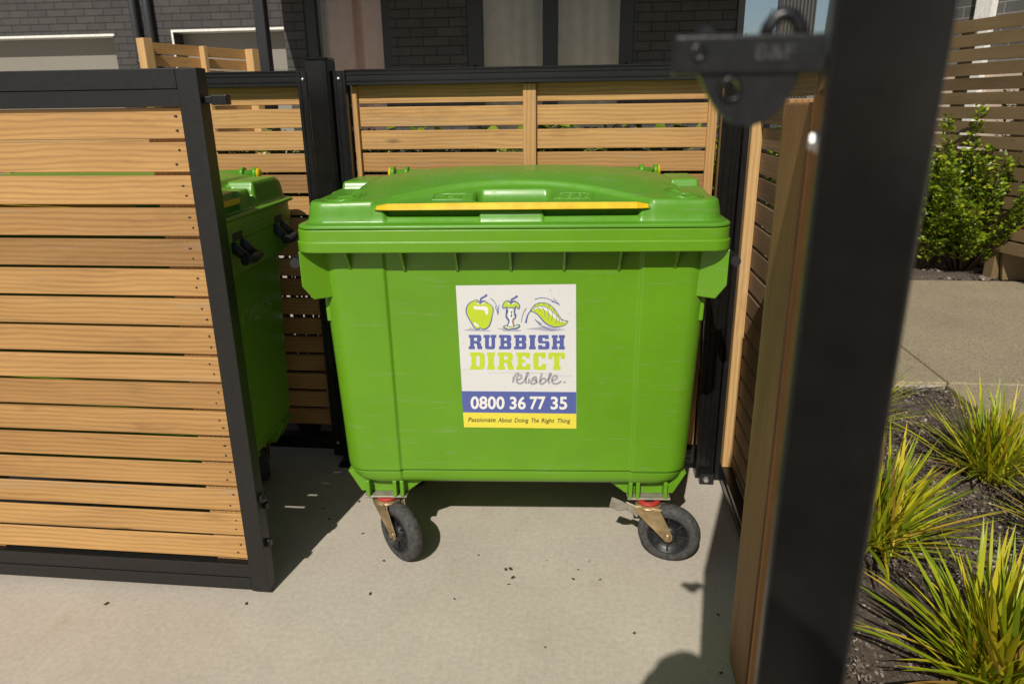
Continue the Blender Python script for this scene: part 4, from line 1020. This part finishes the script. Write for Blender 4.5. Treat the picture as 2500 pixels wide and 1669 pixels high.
# ------------------------------------------------------------------ brown fence at right, retaining boards, house and sky-line beyond
rf = empty('timber_fence', (3.2, 6.9, 0), 'tall weathered brown slat fence behind the shrubs at right', 'fence')
B0, B1 = Vector((2.72, 8.55, 0)), Vector((3.72, 5.15, 0)); dd = (B1-B0).normalized(); nn = Vector((dd.y, -dd.x, 0)); LR = (B1-B0).length
TR = Matrix(((dd.x, nn.x, 0, B0.x), (dd.y, nn.y, 0, B0.y), (0, 0, 1, 0), (0, 0, 0, 1)))
b = MB(); z = 2.085
while z > .25: b.box(0, LR, 0, .018, z-.098, z, 0, 0, TR); z -= .1165
b.build('slat_panel', 'oldwood', rf, bevel=.002)
for k in range(6):
    b = MB(); a = .15+k*.70; b.box(a, a+.09, -.07 if nn.x < 0 else -.07, -.001, 0, 2.05, 0, 2, TR); b.build('post', 'oldwood', rf)
rw = empty('retaining_boards', (3.75, 6.3, 0), 'low brown retaining boards with sloping top, at the right edge under the shrub', 'retaining wall')
b = MB()
for k in range(3): b.box(.0, 1.6, 0, .04, .02+k*.135, .145+k*.135, 0, 0, Matrix.Translation((3.50, 6.32, 0)) @ Matrix.Rotation(R(38), 4, 'Z'))
b.build('boards', 'oldwood', rw, bevel=.003)
b = MB(); b.prism([(3.35, .0), (3.62, .0), (3.42, .30), (3.30, .34)], lambda x, z: (x+.1, 6.26, z), lambda x, z: (x+.1, 6.30, z)); b.build('sloping_board', 'oldwood', rw, bevel=.003)

rh = empty('brick_house', (5, 9.6, 0), 'grey brick house with pale mortar and a white downpipe, above the brown fence at right', 'house')
RZ = Matrix.Translation((2.9, 11.2, 0)) @ Matrix.Rotation(R(-62), 4, 'Z')
b = MB(); b.box(1.25, 9, 0, .3, 1.75, 7)
hw = b.build('wall', 'greybrick', rh, local=True); hw.matrix_local = Matrix.Translation((-5, -9.6, 0)) @ RZ
b = MB(); b.box(1.25, 9, .0, .3, -.05, 1.749, T=RZ); b.build('lower_wall', 'cream', rh)
b = MB(); b.box(2.62, 2.80, -.10, -.01, 0, 6.5, T=RZ); b.build('downpipe', 'whitetrim', rh)

ch = empty('corrugated_house', (4.2, 17, 0), 'dark corrugated steel building against the sky, behind the gate latch', 'building')
b = MB(); V = []; x0, x1 = 3.88, 4.62; n = 60
for i in range(n+1):
    x = x0+(x1-x0)*i/n; y = 17+.05*math.sin(i*math.pi/3)
    V += [(x, y, 0), (x, y, 8)]
b.add(V, [(2*i, 2*i+2, 2*i+3, 2*i+1) for i in range(n)]); b.box(x0+.12, x1, 17.1, 17.3, 0, 7.99); b.build('cladding', 'corr', ch)
b = MB(); b.box(x0-.04, x0+.03, 16.93, 17.06, 0, 8); b.build('corner_flashing', 'charcoal', ch)

tr = empty('bare_tree', (3.05, 14.5, 0), 'thin bare tree with a few orange leaves against the sky strip', 'tree')
b = MB(); lb = MB(); r = np.random.RandomState(5)
b.tube([(3.05, 14.5, 0), (3.03, 14.5, 1.3), (3.05, 14.5, 2.25)], [.05, .035, .02], 8)
for k in range(16):
    a = r.uniform(-1.3, 1.3); L_ = r.uniform(.5, 1.2); z0 = r.uniform(1.6, 2.3); P = [Vector((3.05, 14.5, z0))]
    for i in range(4): P.append(P[-1]+Vector((math.sin(a+r.normal(0, .25))*L_/4, r.normal(0, .05), abs(math.cos(a))*L_/4)))
    b.tube(P, [.010, .008, .006, .004, .003], 5)
    for q in P[2:]:
        for _ in range(3):
            d = Vector(r.normal(0, .03, 3)); e = Vector(r.normal(0, 1, 3)).normalized()*.018; b.add([q+d, q+d+e, q+d+e+Vector((.006, 0, .03)), q+d+Vector((-.004, 0, .022))], [(0, 1, 2, 3)])
for k in range(260):
    c = Vector((3.05+r.normal(0, .16), 14.5+r.normal(0, .1), 2.12+r.normal(0, .06))); d = Vector(r.normal(0, 1, 3)).normalized()*.05; e = Vector(r.normal(0, 1, 3)).normalized()*.035
    lb.add([c-d, c-e, c+d, c+e], [(0, 1, 2, 3)])
b.build('trunk', 'stem', tr); lb.build('leaves', 'orangeleaf', tr)

# ------------------------------------------------------------------ the photographer, whose shadow falls on the concrete
n = N('photographer clothes and skin'); tc = n.n('ShaderNodeTexCoord'); sp = n.n('ShaderNodeSeparateXYZ'); n.l(tc.outputs['Object'], sp.inputs[0])
mr = n.n('ShaderNodeMapRange'); mr.inputs[1].default_value = 0; mr.inputs[2].default_value = 1.7; n.l(sp.outputs['Z'], mr.inputs[0])
r_ = n.ramp(mr.outputs[0], [(0, (.03, .03, .035)), (.54, (.05, .06, .10)), (.545, (.25, .24, .23)), (.80, (.45, .27, .19))])
n.t.nodes[r_.node.name].color_ramp.interpolation = 'CONSTANT'; n.col(r_); n.rough(.8); M['person'] = n.m
M['hair'] = plain('dark hair', (.02, .015, .012), .6)
person = empty('person', (-.04, -.30, 0), 'person taking the photograph, whose rounded shadow lies on the concrete at bottom right', 'person')
J = {'pel': (0, 0, .92, .135), 'wai': (0, 0, 1.05, .118), 'che': (0, .03, 1.22, .135), 'nek': (.005, .06, 1.36, .055), 'hd1': (.01, .10, 1.43, .070), 'hd2': (.015, .115, 1.50, .092), 'hd3': (.015, .11, 1.57, .075)}
E_ = [('pel', 'wai'), ('wai', 'che'), ('che', 'nek'), ('nek', 'hd1'), ('hd1', 'hd2'), ('hd2', 'hd3')]
for q, sx in (('l', -1), ('r', 1)):
    J[q+'hip'] = (sx*.09, 0, .86, .095); J[q+'kne'] = (sx*.11, .02, .48, .060); J[q+'ank'] = (sx*.12, -.02, .085, .040); J[q+'toe'] = (sx*.14, .13, .035, .033)
    J[q+'sho'] = (sx*.165, .035, 1.29, .062); J[q+'elb'] = (sx*.215, .12, 1.08, .045); J[q+'wri'] = (sx*.085, .215, 1.355, .030); J[q+'hnd'] = (sx*.060, .235, 1.425, .030)
    E_ += [('pel', q+'hip'), (q+'hip', q+'kne'), (q+'kne', q+'ank'), (q+'ank', q+'toe'), ('che', q+'sho'), (q+'sho', q+'elb'), (q+'elb', q+'wri'), (q+'wri', q+'hnd')]
    for k in range(4):
        J[q+'f%d' % k] = (sx*(.045-.004*k), .262, 1.455-.017*k, .009); J[q+'g%d' % k] = (sx*(.020+.003*k), .268, 1.452-.017*k, .008); E_ += [(q+'hnd', q+'f%d' % k), (q+'f%d' % k, q+'g%d' % k)]
    J[q+'th'] = (sx*.040, .225, 1.385, .010); E_.append((q+'hnd', q+'th'))
ks = list(J); me = bpy.data.meshes.new('body'); me.from_pydata([J[k][:3] for k in ks], [(ks.index(a), ks.index(c)) for a, c in E_], [])
me.materials.append(M['person']); bo = bpy.data.objects.new('body', me); col.objects.link(bo); bo.parent = person
sk = bo.modifiers.new('skin', 'SKIN'); sk.use_smooth_shade = True
if not me.skin_vertices:
    with bpy.context.temp_override(object=bo, active_object=bo): bpy.ops.mesh.customdata_skin_add()
for i, k in enumerate(ks): me.skin_vertices[0].data[i].radius = (J[k][3], J[k][3]); me.skin_vertices[0].data[i].use_root = (i == 0)
su = bo.modifiers.new('smooth', 'SUBSURF'); su.levels = 2; su.render_levels = 2
b = MB(); b.lathe([(0, .085), (.05, .075), (.085, .035), (.094, -.01), (.088, -.05), (.07, -.075)], Matrix.Translation((.015, .100, 1.565)), 20); b.build('hair', 'hair', person, local=True)
